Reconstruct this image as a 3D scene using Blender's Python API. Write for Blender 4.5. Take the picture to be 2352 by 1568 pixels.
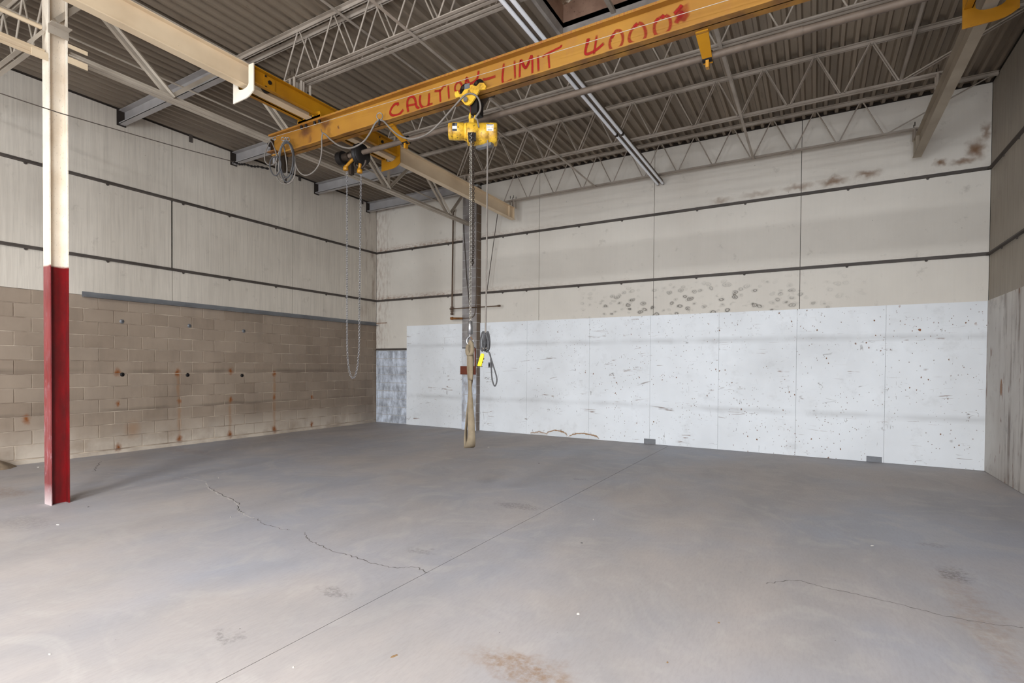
import bpy, bmesh, math, random
from mathutils import Vector, Matrix, noise as mnoise

random.seed(7)
for _o in list(bpy.data.objects):
    bpy.data.objects.remove(_o, do_unlink=True)
SC = bpy.context.scene
COL = SC.collection

# ---------------------------------------------------------------- camera
F_PX, CY_PX, CX_PX = 1198.94, 860.17, 1176.0
YAW, PITCH, ROLL = 0.52548, -0.014505, 0.0074456
CAM = Vector((9.7797, -9.8816, 1.4416))
_f = Vector((-math.sin(YAW) * math.cos(PITCH), math.cos(YAW) * math.cos(PITCH), math.sin(PITCH)))
_r = Vector((math.cos(YAW), math.sin(YAW), 0))
_u = _r.cross(_f)
_c, _s = math.cos(ROLL), math.sin(ROLL)
C_R, C_U, C_F = _c * _r + _s * _u, -_s * _r + _c * _u, _f
cam_d = bpy.data.cameras.new('camera')
cam_d.sensor_width = 36.0
cam_d.lens = F_PX / 2352 * 36
cam_d.shift_y = (CY_PX - 784) / 2352
cam_d.clip_start, cam_d.clip_end = 0.05, 200
cam = bpy.data.objects.new('camera', cam_d)
M = Matrix.Identity(4)
for i in range(3):
    M[i][0], M[i][1], M[i][2], M[i][3] = C_R[i], C_U[i], -C_F[i], CAM[i]
cam.matrix_world = M
COL.objects.link(cam)
SC.camera = cam


def _ray(x, y):
    return C_F + C_R * ((x - CX_PX) / F_PX) - C_U * ((y - CY_PX) / F_PX)


def onX(x, y, X):
    d = _ray(x, y)
    return CAM + d * ((X - CAM.x) / d.x)


def onY(x, y, Y):
    d = _ray(x, y)
    return CAM + d * ((Y - CAM.y) / d.y)


def onZ(x, y, Z):
    d = _ray(x, y)
    return CAM + d * ((Z - CAM.z) / d.z)


# ---------------------------------------------------------------- world, lights, exposure
W = bpy.data.worlds.new('world')
SC.world = W
W.use_nodes = True
_bg = W.node_tree.nodes['Background']
_bg.inputs[0].default_value = (0.62, 0.78, 1.0, 1)
_bg.inputs[1].default_value = 1.0


WR_ = 11.915


def area(name, loc, rot, sx, sy, power, color):
    l = bpy.data.lights.new(name, 'AREA')
    l.shape = 'RECTANGLE'
    l.size, l.size_y, l.energy, l.color = sx, sy, power, color
    o = bpy.data.objects.new(name, l)
    o.location = loc
    o.rotation_euler = rot
    COL.objects.link(o)
    return o


# daylight standing in the half-open and the open loading door of the wall behind the camera
area('daylight_loading_door', (4.55, -16.9, 1.85), (math.radians(90), 0, 0), 0.9, 3.5, 400, (0.84, 0.92, 1.0))
area('daylight_loading_door', (9.6, -16.9, 1.85), (math.radians(90), 0, 0), 3.2, 3.5, 480, (0.82, 0.90, 1.0))
area('added_side_fill', (WR_ - .02, -13.4, 2.1), (0, math.radians(90), 0), 4.0, 2.3, 420, (0.90, 0.95, 1.0))  # side light in an unseen opening, added to brighten the left wall
# daylight falling through the roof lights behind the camera
area('daylight_roof_light', (10.0, -13.2, 5.50), (0, 0, 0), 1.8, 1.3, 620, (0.92, 0.96, 1.0))
area('daylight_roof_light', (6.6, -13.2, 5.50), (0, 0, 0), 1.8, 1.3, 620, (0.92, 0.96, 1.0))

SC.view_settings.view_transform = 'Standard'
SC.view_settings.look = 'None'
SC.view_settings.gamma = 1.0
SC.view_settings.use_curve_mapping = False
SC.view_settings.exposure = 0.22
SC.cycles.use_denoising = True
SC.cycles.use_adaptive_sampling = True
SC.cycles.adaptive_threshold = 0.05
SC.cycles.adaptive_min_samples = 14
SC.cycles.max_bounces = 7
SC.cycles.diffuse_bounces = 5
SC.cycles.sample_clamp_indirect = 6


# ---------------------------------------------------------------- node helper
class NT:
    def __init__(self, name, rough=0.6, metallic=0.0, spec=0.3):
        self.m = bpy.data.materials.new(name)
        self.m.use_nodes = True
        self.t = self.m.node_tree
        self.t.nodes.clear()
        self.out = self.n('ShaderNodeOutputMaterial')
        self.b = self.n('ShaderNodeBsdfPrincipled')
        self.t.links.new(self.b.outputs[0], self.out.inputs[0])
        self.b.inputs['Roughness'].default_value = rough
        self.b.inputs['Metallic'].default_value = metallic
        self.b.inputs['Specular IOR Level'].default_value = spec
        self._pos = self._obj = None

    def n(self, typ, **kw):
        x = self.t.nodes.new(typ)
        for k, v in kw.items():
            setattr(x, k, v)
        return x

    def put(self, sock, v):
        if isinstance(v, bpy.types.NodeSocket):
            self.t.links.new(v, sock)
        elif isinstance(v, (tuple, list)) and len(v) == 3 and sock.type == 'RGBA':
            sock.default_value = (*v, 1)
        else:
            sock.default_value = v

    def pos(self):
        if not self._pos:
            self._pos = self.n('ShaderNodeNewGeometry').outputs['Position']
        return self._pos

    def obj(self):
        if not self._obj:
            self._obj = self.n('ShaderNodeTexCoord').outputs['Object']
        return self._obj

    def rnd(self):
        return self.n('ShaderNodeObjectInfo').outputs['Random']

    def map(self, vec, scale=(1, 1, 1), loc=(0, 0, 0), rot=(0, 0, 0)):
        x = self.n('ShaderNodeMapping')
        self.put(x.inputs[0], vec)
        x.inputs[1].default_value = loc
        x.inputs[2].default_value = rot
        x.inputs[3].default_value = scale
        return x.outputs[0]

    def noise(self, vec, scale=5, detail=4, rough=0.55, dist=0.0):
        x = self.n('ShaderNodeTexNoise')
        self.put(x.inputs['Vector'], vec)
        x.inputs['Scale'].default_value = scale
        x.inputs['Detail'].default_value = detail
        x.inputs['Roughness'].default_value = rough
        x.inputs['Distortion'].default_value = dist
        return x.outputs[0]

    def noisec(self, vec, scale=5, detail=2):
        x = self.n('ShaderNodeTexNoise')
        self.put(x.inputs['Vector'], vec)
        x.inputs['Scale'].default_value = scale
        x.inputs['Detail'].default_value = detail
        return x.outputs['Color']

    def vor(self, vec, scale=5, feature='F1', rand=1.0):
        x = self.n('ShaderNodeTexVoronoi', feature=feature)
        self.put(x.inputs['Vector'], vec)
        x.inputs['Scale'].default_value = scale
        x.inputs['Randomness'].default_value = rand
        return x.outputs

    def math(self, op, a, b=None, clamp=False):
        x = self.n('ShaderNodeMath', operation=op, use_clamp=clamp)
        self.put(x.inputs[0], a)
        if b is not None:
            self.put(x.inputs[1], b)
        return x.outputs[0]

    def vmath(self, op, a, b=None):
        x = self.n('ShaderNodeVectorMath', operation=op)
        self.put(x.inputs[0], a)
        if b is not None:
            self.put(x.inputs[1], b)
        return x.outputs['Value'] if op == 'LENGTH' else x.outputs[0]

    def rng(self, v, a, b, lo=0.0, hi=1.0, smooth=False):
        x = self.n('ShaderNodeMapRange', clamp=True)
        if smooth:
            x.interpolation_type = 'SMOOTHSTEP'
        self.put(x.inputs[0], v)
        for i, w in enumerate((a, b, lo, hi)):
            x.inputs[i + 1].default_value = w
        return x.outputs[0]

    def mix(self, fac, a, b, blend='MIX'):
        x = self.n('ShaderNodeMix', data_type='RGBA', blend_type=blend)
        self.put(x.inputs[0], fac)
        self.put(x.inputs[6], a)
        self.put(x.inputs[7], b)
        return x.outputs[2]

    def sep(self, v):
        x = self.n('ShaderNodeSeparateXYZ')
        self.put(x.inputs[0], v)
        return x.outputs

    def comb(self, a, b, c):
        x = self.n('ShaderNodeCombineXYZ')
        for i, w in enumerate((a, b, c)):
            self.put(x.inputs[i], w)
        return x.outputs[0]

    def bump(self, h, strength=0.3, dist=0.01):
        x = self.n('ShaderNodeBump')
        x.inputs['Strength'].default_value = strength
        x.inputs['Distance'].default_value = dist
        self.put(x.inputs['Height'], h)
        self.t.links.new(x.outputs[0], self.b.inputs['Normal'])

    def color(self, v):
        self.put(self.b.inputs['Base Color'], v)
        return self.m

    def rough(self, v):
        self.put(self.b.inputs['Roughness'], v)

    def blobs(self, vec, lst, warp=0.05, wscale=9.0, soft=0.5):
        """soft-edged, noise-torn patches of dirt: lst = (cx, cy, cz, rx, ry, rz, strength)"""
        nz = self.vmath('SUBTRACT', self.noisec(vec, wscale, 3), (0.5, 0.5, 0.5))
        sc = self.n('ShaderNodeVectorMath', operation='SCALE')
        self.put(sc.inputs[0], nz)
        sc.inputs['Scale'].default_value = warp * 2
        v = self.vmath('ADD', vec, sc.outputs[0])
        tot = None
        for (cx, cy, cz, rx, ry, rz, st) in lst:
            d = self.vmath('LENGTH', self.map(v, (1 / rx, 1 / ry, 1 / rz), (-cx / rx, -cy / ry, -cz / rz)))
            a = self.rng(d, 1.0, 1.0 - soft, 0.0, st, True)
            tot = a if tot is None else self.math('MAXIMUM', tot, a)
        return tot


def srgb(r, g, b):
    def f(c):
        c /= 255
        return c / 12.92 if c <= 0.04045 else ((c + 0.055) / 1.055) ** 2.4
    return (f(r), f(g), f(b))


MAT = {}


def m_floor():
    t = NT('concrete_floor', 0.55, spec=0.35)
    p = t.pos()
    big = t.noise(p, 0.30, 4, 0.6)
    mid = t.noise(t.map(p, (1.0, 0.35, 1), rot=(0, 0, 0.45)), 1.6, 6, 0.62)
    swirl = t.noise(p, 1.1, 5, 0.6, 3.0)
    fine = t.noise(t.map(p, (1, 0.25, 1), rot=(0, 0, 0.8)), 60, 5, 0.7)
    c = t.mix(t.rng(big, 0.40, 0.60), srgb(152, 152, 159), srgb(168, 159, 154))
    c = t.mix(t.rng(mid, 0.42, 0.72, 0, 0.5), c, srgb(135, 133, 134))
    c = t.mix(t.rng(swirl, 0.50, 0.68, 0, 0.35), c, srgb(180, 173, 167))
    c = t.mix(t.rng(fine, 0.45, 0.75, 0, 0.20), c, srgb(120, 114, 110))
    sp = t.vor(p, 9, rand=1.0)
    c = t.mix(t.math('MULTIPLY', t.rng(sp['Distance'], 0.045, 0.02), t.rng(t.noise(p, 3, 1), 0.58, 0.62)), c, srgb(92, 88, 84))
    st = [(*onZ(x, y, 0), rx, ry, 1, s) for (x, y, rx, ry, s) in
          ((770, 1360, .20, .06, .38), (512, 1458, .16, .05, .4), (970, 1265, .18, .07, .3), (1190, 1162, .34, .12, .42),
           (2190, 1318, .11, .20, .6), (2140, 1250, .16, .07, .3), (1330, 1100, .16, .06, .4), (60, 1200, .5, .2, .2))]
    c = t.mix(t.math('MULTIPLY', t.blobs(p, st, 0.12, 11, 0.6), t.rng(t.noise(p, 38, 4, .7), .40, .58)), c, srgb(74, 70, 68))
    st2 = [(*onZ(x, y, 0), rx, ry, 1, s) for (x, y, rx, ry, s) in
           ((1200, 1535, .42, .17, .8), (2250, 1420, .16, 1.3, .35), (20, 1130, .6, .25, .5), (430, 1035, 1.2, .2, .3))]
    c = t.mix(t.math('MULTIPLY', t.blobs(p, st2, 0.14, 9, 0.8), t.rng(t.noise(p, 22, 5, .7), .34, .62)), c, srgb(134, 106, 80))
    t.bump(fine, 0.12, 0.004)
    t.rough(t.rng(big, 0.3, 0.7, 0.46, 0.68))
    return t.color(c)


def m_block():
    t = NT('tan_block_paint', 0.8, spec=0.15)
    p = t.pos()
    n1 = t.noise(p, 1.0, 5, 0.6)
    n2 = t.noise(t.map(p, (1, 1, 0.18)), 3.2, 5, 0.65)
    c = t.mix(t.rng(n1, 0.3, 0.7), srgb(148, 131, 114), srgb(126, 110, 95))
    c = t.mix(t.rng(n2, 0.5, 0.75, 0, 0.5), c, srgb(112, 98, 86))
    c = t.mix(t.math('MULTIPLY', t.rnd(), 0.16), c, srgb(190, 174, 156))
    z = t.sep(p)[2]
    y = t.sep(p)[1]
    c = t.mix(t.math('MULTIPLY', t.rng(z, 0.55, 0.05, 0, 0.75), t.rng(n1, 0.35, 0.55)), c, srgb(205, 192, 176))
    # grubby rub bands, then patchy darkening towards the back corner
    wob = t.math('MULTIPLY', t.math('SUBTRACT', t.noise(p, 1.4, 3), 0.5), 0.10)
    for zc, h, s in ((1.33, .055, .55), (0.70, .04, .4)):
        d = t.math('ABSOLUTE', t.math('SUBTRACT', t.math('ADD', z, wob), zc))
        c = t.mix(t.math('MULTIPLY', t.rng(d, h, 0.0, 0, s), t.rng(t.noise(p, 0.9, 2), 0.36, 0.6)), c, srgb(72, 60, 52))
    c = t.mix(t.math('MULTIPLY', t.rng(y, -3.2, -0.2, 0, 0.62), t.rng(t.noise(t.map(p, (1, 1, .3)), 1.3, 3), 0.3, 0.7)), c, srgb(90, 78, 70))
    rust = []
    for x, y_, r in ((272, 1027, .07), (412, 1007, .07), (528, 997, .07), (630, 985, .08), (272, 927, .045), (412, 921, .05), (530, 917, .055),
                     (630, 912, .055), (717, 912, .05), (716, 975, .07), (270, 855, .07), (408, 856, .07), (60, 962, .07), (530, 852, .07), (630, 858, .06)):
        q = onX(x, y_, 0)
        rust.append((0, q.y, q.z, 0.5, r, r * 1.5, 0.95))
    c = t.mix(t.blobs(p, rust, 0.04, 16, 0.95), c, srgb(122, 66, 20))
    drip = []
    for x, y0, y1 in ((412, 925, 1000), (630, 915, 980), (528, 920, 990), (410, 860, 915), (630, 862, 910), (305, 985, 985)):
        a, b = onX(x, y0, 0), onX(x, y1, 0)
        drip.append((0, a.y, (a.z + b.z) / 2, 0.5, 0.05 if y0 != y1 else 0.16, abs(a.z - b.z) / 2 + 0.22, 0.42))
    c = t.mix(t.blobs(p, drip, 0.03, 10, 0.9), c, srgb(140, 96, 56))
    t.bump(t.noise(p, 90, 4, 0.7), 0.25, 0.004)
    return t.color(c)


def m_mortar():
    t = NT('tan_mortar_joint', 0.85, spec=0.1)
    n = t.noise(t.pos(), 2.5, 4)
    return t.color(t.mix(t.rng(n, 0.38, 0.68), srgb(132, 115, 100), srgb(204, 188, 168)))


def m_greyblock():
    t = NT('grey_washed_block', 0.8, spec=0.15)
    p = t.pos()
    c = t.mix(t.rng(t.noise(t.map(p, (1, 1, .5)), 7, 5, 0.65), 0.38, 0.64), srgb(152, 154, 160), srgb(214, 220, 230))
    c = t.mix(t.rng(t.noise(p, 3, 4), 0.55, 0.7, 0, 0.4), c, srgb(110, 106, 104))
    t.bump(t.noise(p, 90, 4, 0.7), 0.25, 0.004)
    return t.color(c)


def m_pierblock():
    t = NT('grey_pier_block', 0.82, spec=0.12)
    p = t.pos()
    s = t.sep(p)
    c = t.mix(t.rng(t.noise(p, 4, 4), 0.35, 0.65), srgb(128, 120, 116), srgb(152, 146, 142))
    low = t.rng(t.math('ADD', s[2], t.math('MULTIPLY', t.noise(p, 5, 3), 0.8)), 2.6, 1.2)
    c = t.mix(t.math('MULTIPLY', low, t.rng(t.noise(t.map(p, (1, 1, .5)), 8, 4), 0.4, 0.6, 0.3, 1)), c, srgb(206, 212, 222))
    c = t.mix(t.math('MULTIPLY', t.rng(s[0], 3.19, 3.205), 0.75), c, srgb(104, 82, 58))
    return t.color(c)


def m_panel(name, base, dark, streak):
    t = NT(name, 0.55, spec=0.3)
    p = t.pos()
    s = t.sep(p)
    xy = t.math('ADD', s[0], s[1])
    v = t.comb(xy, 0.0, t.math('MULTIPLY', s[2], 0.035))
    st = t.noise(v, 26, 4, 0.7, 0.35)
    c = t.mix(t.rng(st, 0.42, 0.66, 0, streak), base, dark)
    c = t.mix(t.rng(t.noise(p, 0.8, 4), 0.42, 0.75, 0, 0.35), c, dark)
    gr = t.rng(t.noise(p, 4.0, 6, 0.7), 0.60, 0.74, 0, 0.35)
    c = t.mix(gr, c, srgb(112, 100, 88))
    sp = t.vor(p, 7)
    c = t.mix(t.math('MULTIPLY', t.rng(sp['Distance'], 0.05, 0.03, 0, 0.8), t.rng(t.noise(p, 2.2, 2), 0.56, 0.6)), c, srgb(70, 60, 52))
    return t, p, s, c


def m_panel_left():
    t, p, s, c = m_panel('left_wall_cream_panel', srgb(204, 194, 180), srgb(160, 150, 138), 0.38)
    c = t.mix(t.math('MULTIPLY', t.rng(s[1], -0.9, 0.0, 0, 0.7), t.rng(t.noise(t.map(p, (1, 1, .3)), 5, 4), 0.5, 0.7)), c, srgb(110, 80, 58))
    t.bump(t.noise(t.comb(t.math('ADD', s[0], s[1]), 0.0, t.math('MULTIPLY', s[2], .03)), 40, 3), 0.2, 0.004)
    return t.color(c)


def m_panel_back():
    t, p, s, c = m_panel('back_wall_cream_panel', srgb(212, 204, 192), srgb(186, 177, 166), 0.07)
    x, z = s[0], s[2]
    # boot and tyre scuffs just above the white sheets
    zone = t.math('MULTIPLY', t.rng(z, 3.05, 2.75), t.math('MULTIPLY', t.rng(x, 5.4, 6.3), t.rng(x, 10.6, 9.0)))
    w = t.vmath('ADD', t.map(p, (1, 1, 1.5)), t.map(t.noisec(p, 5, 2), (.12, .12, .12)))
    vr = t.vor(w, 6.5)
    ring = t.rng(t.math('ABSOLUTE', t.math('SUBTRACT', t.math('FRACT', t.math('MULTIPLY', vr['Distance'], 5.5)), 0.5)), 0.05, 0.45, 1.0, 0.25)
    blot = t.rng(vr['Distance'], 0.46, 0.30)
    scuff = t.math('MULTIPLY', t.math('MULTIPLY', ring, blot), zone)
    scuff = t.math('MULTIPLY', scuff, t.rng(t.noise(p, 2.3, 3), 0.42, 0.52, 0, 0.9))
    c = t.mix(scuff, c, srgb(92, 84, 74))
    # rust bleeding from the girts at the left, brown damp at upper right
    nr = t.rng(t.noise(t.map(p, (1.5, 1, 3)), 7, 5, 0.7), 0.42, 0.62)
    for zc in (3.10, 4.33):
        a = t.math('MULTIPLY', t.rng(t.math('SUBTRACT', z, zc), 0.16, 0.0), t.rng(t.math('SUBTRACT', z, zc), -0.03, 0.0))
        a = t.math('MULTIPLY', t.math('MULTIPLY', a, nr), t.rng(x, 5.6, 2.4, 0.12, 0.95))
        c = t.mix(a, c, srgb(132, 84, 44))
    e = t.math('MULTIPLY', t.rng(x, 0.62, 0.02), t.rng(t.noise(t.map(p, (2, 1, .7)), 7, 5), 0.45, 0.62))
    c = t.mix(t.math('MULTIPLY', e, 0.42), c, srgb(122, 76, 44))
    damp = [(9.5, 0, 4.46, .35, 2, .08, .6), (10.0, 0, 4.47, .28, 2, .10, .85), (10.45, 0, 4.5, .25, 2, .09, .8), (8.3, 0, 4.42, .22, 2, .07, .5),
            (8.9, 0, 4.44, .4, 2, .07, .4), (11.35, 0, 4.52, .10, 2, .09, .9), (11.75, 0, 4.62, .16, 2, .22, .95), (11.85, 0, 4.85, .08, 2, .2, .7),
            (11.6, 0, 4.48, .2, 2, .08, .8)]
    c = t.mix(t.blobs(p, damp, 0.09, 9, 0.95), c, srgb(116, 82, 52))
    return t.color(c)


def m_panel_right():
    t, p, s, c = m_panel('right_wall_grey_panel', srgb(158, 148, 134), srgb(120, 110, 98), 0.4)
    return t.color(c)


def m_sheet():
    t = NT('white_painted_sheet', 0.45, spec=0.35)
    p = t.pos()
    s = t.sep(p)
    x, z = s[0], s[2]
    c = t.mix(t.rng(t.noise(p, 0.7, 4), 0.35, 0.7), srgb(236, 238, 240), srgb(218, 219, 220))
    c = t.mix(t.math('MULTIPLY', t.rnd(), 0.22), c, srgb(204, 203, 200))
    c = t.mix(t.rng(t.noise(p, 2.4, 6, 0.7), 0.56, 0.78, 0, 0.35), c, srgb(166, 162, 158))
    # rub bands
    wob = t.math('MULTIPLY', t.math('SUBTRACT', t.noise(p, 1.2, 3), 0.5), 0.08)
    for zc, h, k in ((1.945, .075, .34), (0.725, .075, .28)):
        d = t.math('ABSOLUTE', t.math('SUBTRACT', t.math('ADD', z, wob), zc))
        c = t.mix(t.math('MULTIPLY', t.rng(d, h, 0.0, 0, k), t.rng(t.noise(p, 1.0, 3), 0.35, 0.58, .15, 1)), c, srgb(138, 134, 130))
    # chips, mostly with rusty hearts
    dens = t.rng(x, 3.6, 6.0, .35, 1)
    for sc, r, lo, msk, colr in ((6.0, .085, .40, .47, srgb(132, 76, 30)), (11.0, .085, .36, .44, srgb(124, 86, 56)), (24.0, .12, .38, .42, srgb(134, 118, 106))):
        w = t.vmath('ADD', p, t.map(t.noisec(p, sc * 2.2, 2), (.35 / sc, .35 / sc, .35 / sc)))
        v = t.vor(t.map(w, (1, 1, 0.75)), sc)
        cr = t.sep(v['Color'])
        has = t.math('GREATER_THAN', cr[0], lo)
        rr = t.math('MULTIPLY', t.math('ADD', cr[1], .35), r)
        k = t.math('MULTIPLY', t.rng(t.math('SUBTRACT', v['Distance'], rr), .012, -.012), has)
        k = t.math('MULTIPLY', k, dens)
        c = t.mix(t.math('MULTIPLY', k, t.rng(t.noise(p, 1.3, 2), msk, msk + .08)), c, colr)
    # thin scratches
    for sx, sz, sc, mk, col_ in ((.10, 1.0, 3.2, .60, srgb(118, 96, 82)), (.07, 1.0, 7.0, .59, srgb(120, 84, 60)), (.25, .6, 10.0, .61, srgb(112, 100, 94)), (1.0, .12, 8.0, .61, srgb(134, 126, 120))):
        nn = t.noise(t.map(p, (sx, 1, sz), rot=(0, .05, 0)), sc, 2, 0.5, 0.4)
        k = t.rng(t.math('ABSOLUTE', t.math('SUBTRACT', nn, .5)), .009, .002, 0, .85)
        k = t.math('MULTIPLY', k, t.rng(t.noise(t.map(p, (.6, 1, 1)), 2.6 + sc * .2, 3), mk, mk + .05))
        k = t.math('MULTIPLY', k, t.rng(z, 2.4, 0.6, .45, 1))
        c = t.mix(k, c, col_)
    chip = [(5.15, 0, .03, .25, 1, .12, 1), (5.75, 0, .03, .35, 1, .09, 1), (4.75, 0, .02, .25, 1, .06, .8)]
    b1 = t.blobs(p, chip, .05, 8, .12)
    c = t.mix(b1, c, srgb(150, 112, 72))
    b2 = t.blobs(p, [(a, b, d - .025, e, f, g, h) for (a, b, d, e, f, g, h) in chip], .05, 8, .12)
    c = t.mix(b2, c, srgb(214, 216, 218))
    t.rough(t.rng(t.noise(p, 3, 3), 0.3, 0.7, 0.38, 0.6))
    return t.color(c)


def m_sheet_right():
    t = NT('right_wall_stained_sheet', 0.55, spec=0.3)
    p = t.pos()
    s = t.sep(p)
    c = t.mix(t.rng(t.noise(p, 0.9, 4), 0.35, 0.7), srgb(200, 195, 188), srgb(176, 168, 160))
    v = t.noise(t.map(p, (1, 1, .07)), 9, 5, 0.7, .3)
    k = t.math('MULTIPLY', t.rng(v, 0.50, 0.62), t.rng(s[1], -0.35, -0.95))
    k = t.math('MULTIPLY', k, t.rng(t.noise(p, 1.5, 3), 0.35, 0.55))
    c = t.mix(t.math('MULTIPLY', k, 0.8), c, srgb(96, 74, 58))
    v2 = t.noise(t.map(p, (1, 1, .16)), 13, 4, 0.6, .4)
    c = t.mix(t.rng(v2, 0.63, 0.67, 0, 0.8), c, srgb(112, 70, 40))
    c = t.mix(t.rng(t.noise(p, 2, 5, .7), .58, .75, 0, .5), c, srgb(104, 96, 92))
    c = t.mix(t.blobs(p, [(11.9, -.72, 1.22, 1, .05, .12, 1)], .02, 9, .2), c, srgb(140, 100, 66))
    return t.color(c)


def m_paint(name, base, dark, rust=0.25, rough=0.5, spec=0.35, scale=5.0, rustc=None, bump=0.0, metallic=0.0):
    t = NT(name, rough, metallic, spec)
    o = t.obj()
    c = t.mix(t.rng(t.noise(o, scale * .4, 4), 0.35, 0.7), base, dark)
    c = t.mix(t.rng(t.noise(o, scale * 4, 6, 0.72), 0.70 - rust * .3, 0.76 - rust * .3, 0, min(1, rust * 2.2)), c, rustc or srgb(70, 46, 28))
    if bump:
        t.bump(t.noise(o, scale * 8, 3), bump, 0.003)
    return t.color(c)


def m_column():
    t = NT('column_red_and_cream_paint', 0.42, spec=0.4)
    p = t.pos()
    s = t.sep(p)
    cream = t.mix(t.rng(t.noise(p, 4, 4), .35, .7), srgb(238, 226, 208), srgb(222, 206, 184))
    red = t.mix(t.rng(t.noise(t.map(p, (3, 3, .8)), 4, 5), .35, .7), srgb(122, 8, 14), srgb(84, 18, 18))
    wear = t.math('MULTIPLY', t.rng(t.noise(t.map(p, (4, 4, 1)), 9, 6, .7), .54, .66), t.rng(s[2], 2.3, .2, .25, 1))
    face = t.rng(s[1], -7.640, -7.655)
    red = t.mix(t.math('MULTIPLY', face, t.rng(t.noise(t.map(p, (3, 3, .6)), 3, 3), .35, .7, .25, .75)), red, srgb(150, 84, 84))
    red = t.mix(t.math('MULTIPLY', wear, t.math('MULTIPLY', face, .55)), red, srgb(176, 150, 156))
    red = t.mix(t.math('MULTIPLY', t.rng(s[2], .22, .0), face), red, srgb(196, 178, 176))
    k = t.rng(t.math('ADD', s[2], t.math('MULTIPLY', t.noise(p, 22, 2), 0.02)), 2.436, 2.458)
    c = t.mix(k, red, cream)
    edge = t.math('MULTIPLY', t.rng(t.noise(t.map(p, (20, 20, 6)), 6, 4), .62, .68), .35)
    c = t.mix(edge, c, srgb(96, 66, 50))
    return t.color(c)


def m_deck():
    t = NT('brown_grey_deck_paint', 0.42, 0.25, 0.4)
    p = t.pos()
    c = t.mix(t.rng(t.noise(t.map(p, (1, .15, 1)), 3.0, 4), .35, .7), srgb(142, 127, 109), srgb(120, 106, 91))
    c = t.mix(t.math('MULTIPLY', t.rnd(), .18), c, srgb(88, 78, 70))
    c = t.mix(t.rng(t.noise(t.map(p, (2, .3, 1)), 9, 5), .62, .74, 0, .5), c, srgb(84, 66, 48))
    return t.color(c)


def m_bridge():
    t = NT('crane_amber_paint', 0.5, spec=0.35)
    p = t.pos()
    s = t.sep(p)
    c = t.mix(t.rng(t.noise(p, 1.6, 4), .35, .7), srgb(164, 117, 44), srgb(146, 99, 36))
    c = t.mix(t.rng(t.noise(t.map(p, (1, 1, .3)), 8, 5, .65), .55, .75, 0, .5), c, srgb(150, 98, 60))
    rust = [(4.06, -5.44, 4.44, .16, .4, .10, .8), (4.45, -5.44, 4.46, .14, .4, .09, .8), (4.15, -5.44, 4.34, .06, .4, .10, .5), (4.50, -5.44, 4.36, .05, .4, .10, .4),
            (4.66, -5.44, 4.37, .03, .4, .03, .9)]
    c = t.mix(t.blobs(p, rust, .06, 14, .9), c, srgb(74, 40, 34))
    edge = t.math('MULTIPLY', t.rng(s[1], -5.425, -5.435), t.rng(s[2], 4.50, 4.515))
    fl = t.noise(t.map(p, (14, 1, 1)), 6, 4)
    c = t.mix(t.math('MULTIPLY', edge, t.rng(fl, .48, .62, 0, .8)), c, srgb(140, 78, 42))
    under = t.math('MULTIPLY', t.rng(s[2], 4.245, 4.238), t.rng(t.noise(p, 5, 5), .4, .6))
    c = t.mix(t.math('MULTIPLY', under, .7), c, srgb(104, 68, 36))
    sp = t.vor(p, 11)
    c = t.mix(t.math('MULTIPLY', t.rng(sp['Distance'], .05, .03), t.rng(t.noise(p, 2, 1), .56, .6)), c, srgb(60, 34, 20))
    return t.color(c)


def m_spray():
    t = NT('red_spray_paint', 0.55, spec=0.2)
    uv = t.n('ShaderNodeUVMap').outputs[0]
    s = t.sep(uv)
    d = t.math('ABSOLUTE', t.math('SUBTRACT', s[1], 0.5))
    a = t.rng(d, 0.5, 0.16, 0, 1, True)
    a = t.math('MULTIPLY', a, t.rng(t.noise(t.pos(), 120, 3), .25, .5, .55, 1))
    a = t.math('MULTIPLY', t.math('MULTIPLY', a, s[0]), .9)
    t.put(t.b.inputs['Alpha'], a)
    return t.color(srgb(150, 24, 24))


def m_simple(name, c, rough=0.6, metallic=0.0, spec=0.3, var=0.12):
    t = NT(name, rough, metallic, spec)
    n = t.noise(t.obj(), 12, 4)
    return t.color(t.mix(t.rng(n, .35, .7, 0, 1), c, tuple(v * (1 - var * 2) for v in c)))


def m_foil():
    t = NT('crinkled_foil', 0.25, 1.0)
    t.bump(t.noise(t.obj(), 14, 5, .7, 1.5), 1.0, 0.05)
    return t.color(srgb(236, 226, 206))


def m_hoist():
    t = NT('hoist_scuffed_yellow', 0.4, spec=0.45)
    o = t.obj()
    c = t.mix(t.rng(t.noise(o, 5, 4), .35, .7), srgb(222, 178, 54), srgb(200, 150, 40))
    c = t.mix(t.rng(t.noise(o, 30, 6, .75), .55, .64, 0, .85), c, srgb(72, 50, 24))
    c = t.mix(t.rng(t.noise(o, 9, 5, .7), .50, .68, 0, .75), c, srgb(120, 86, 40))
    return t.color(c)


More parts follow.
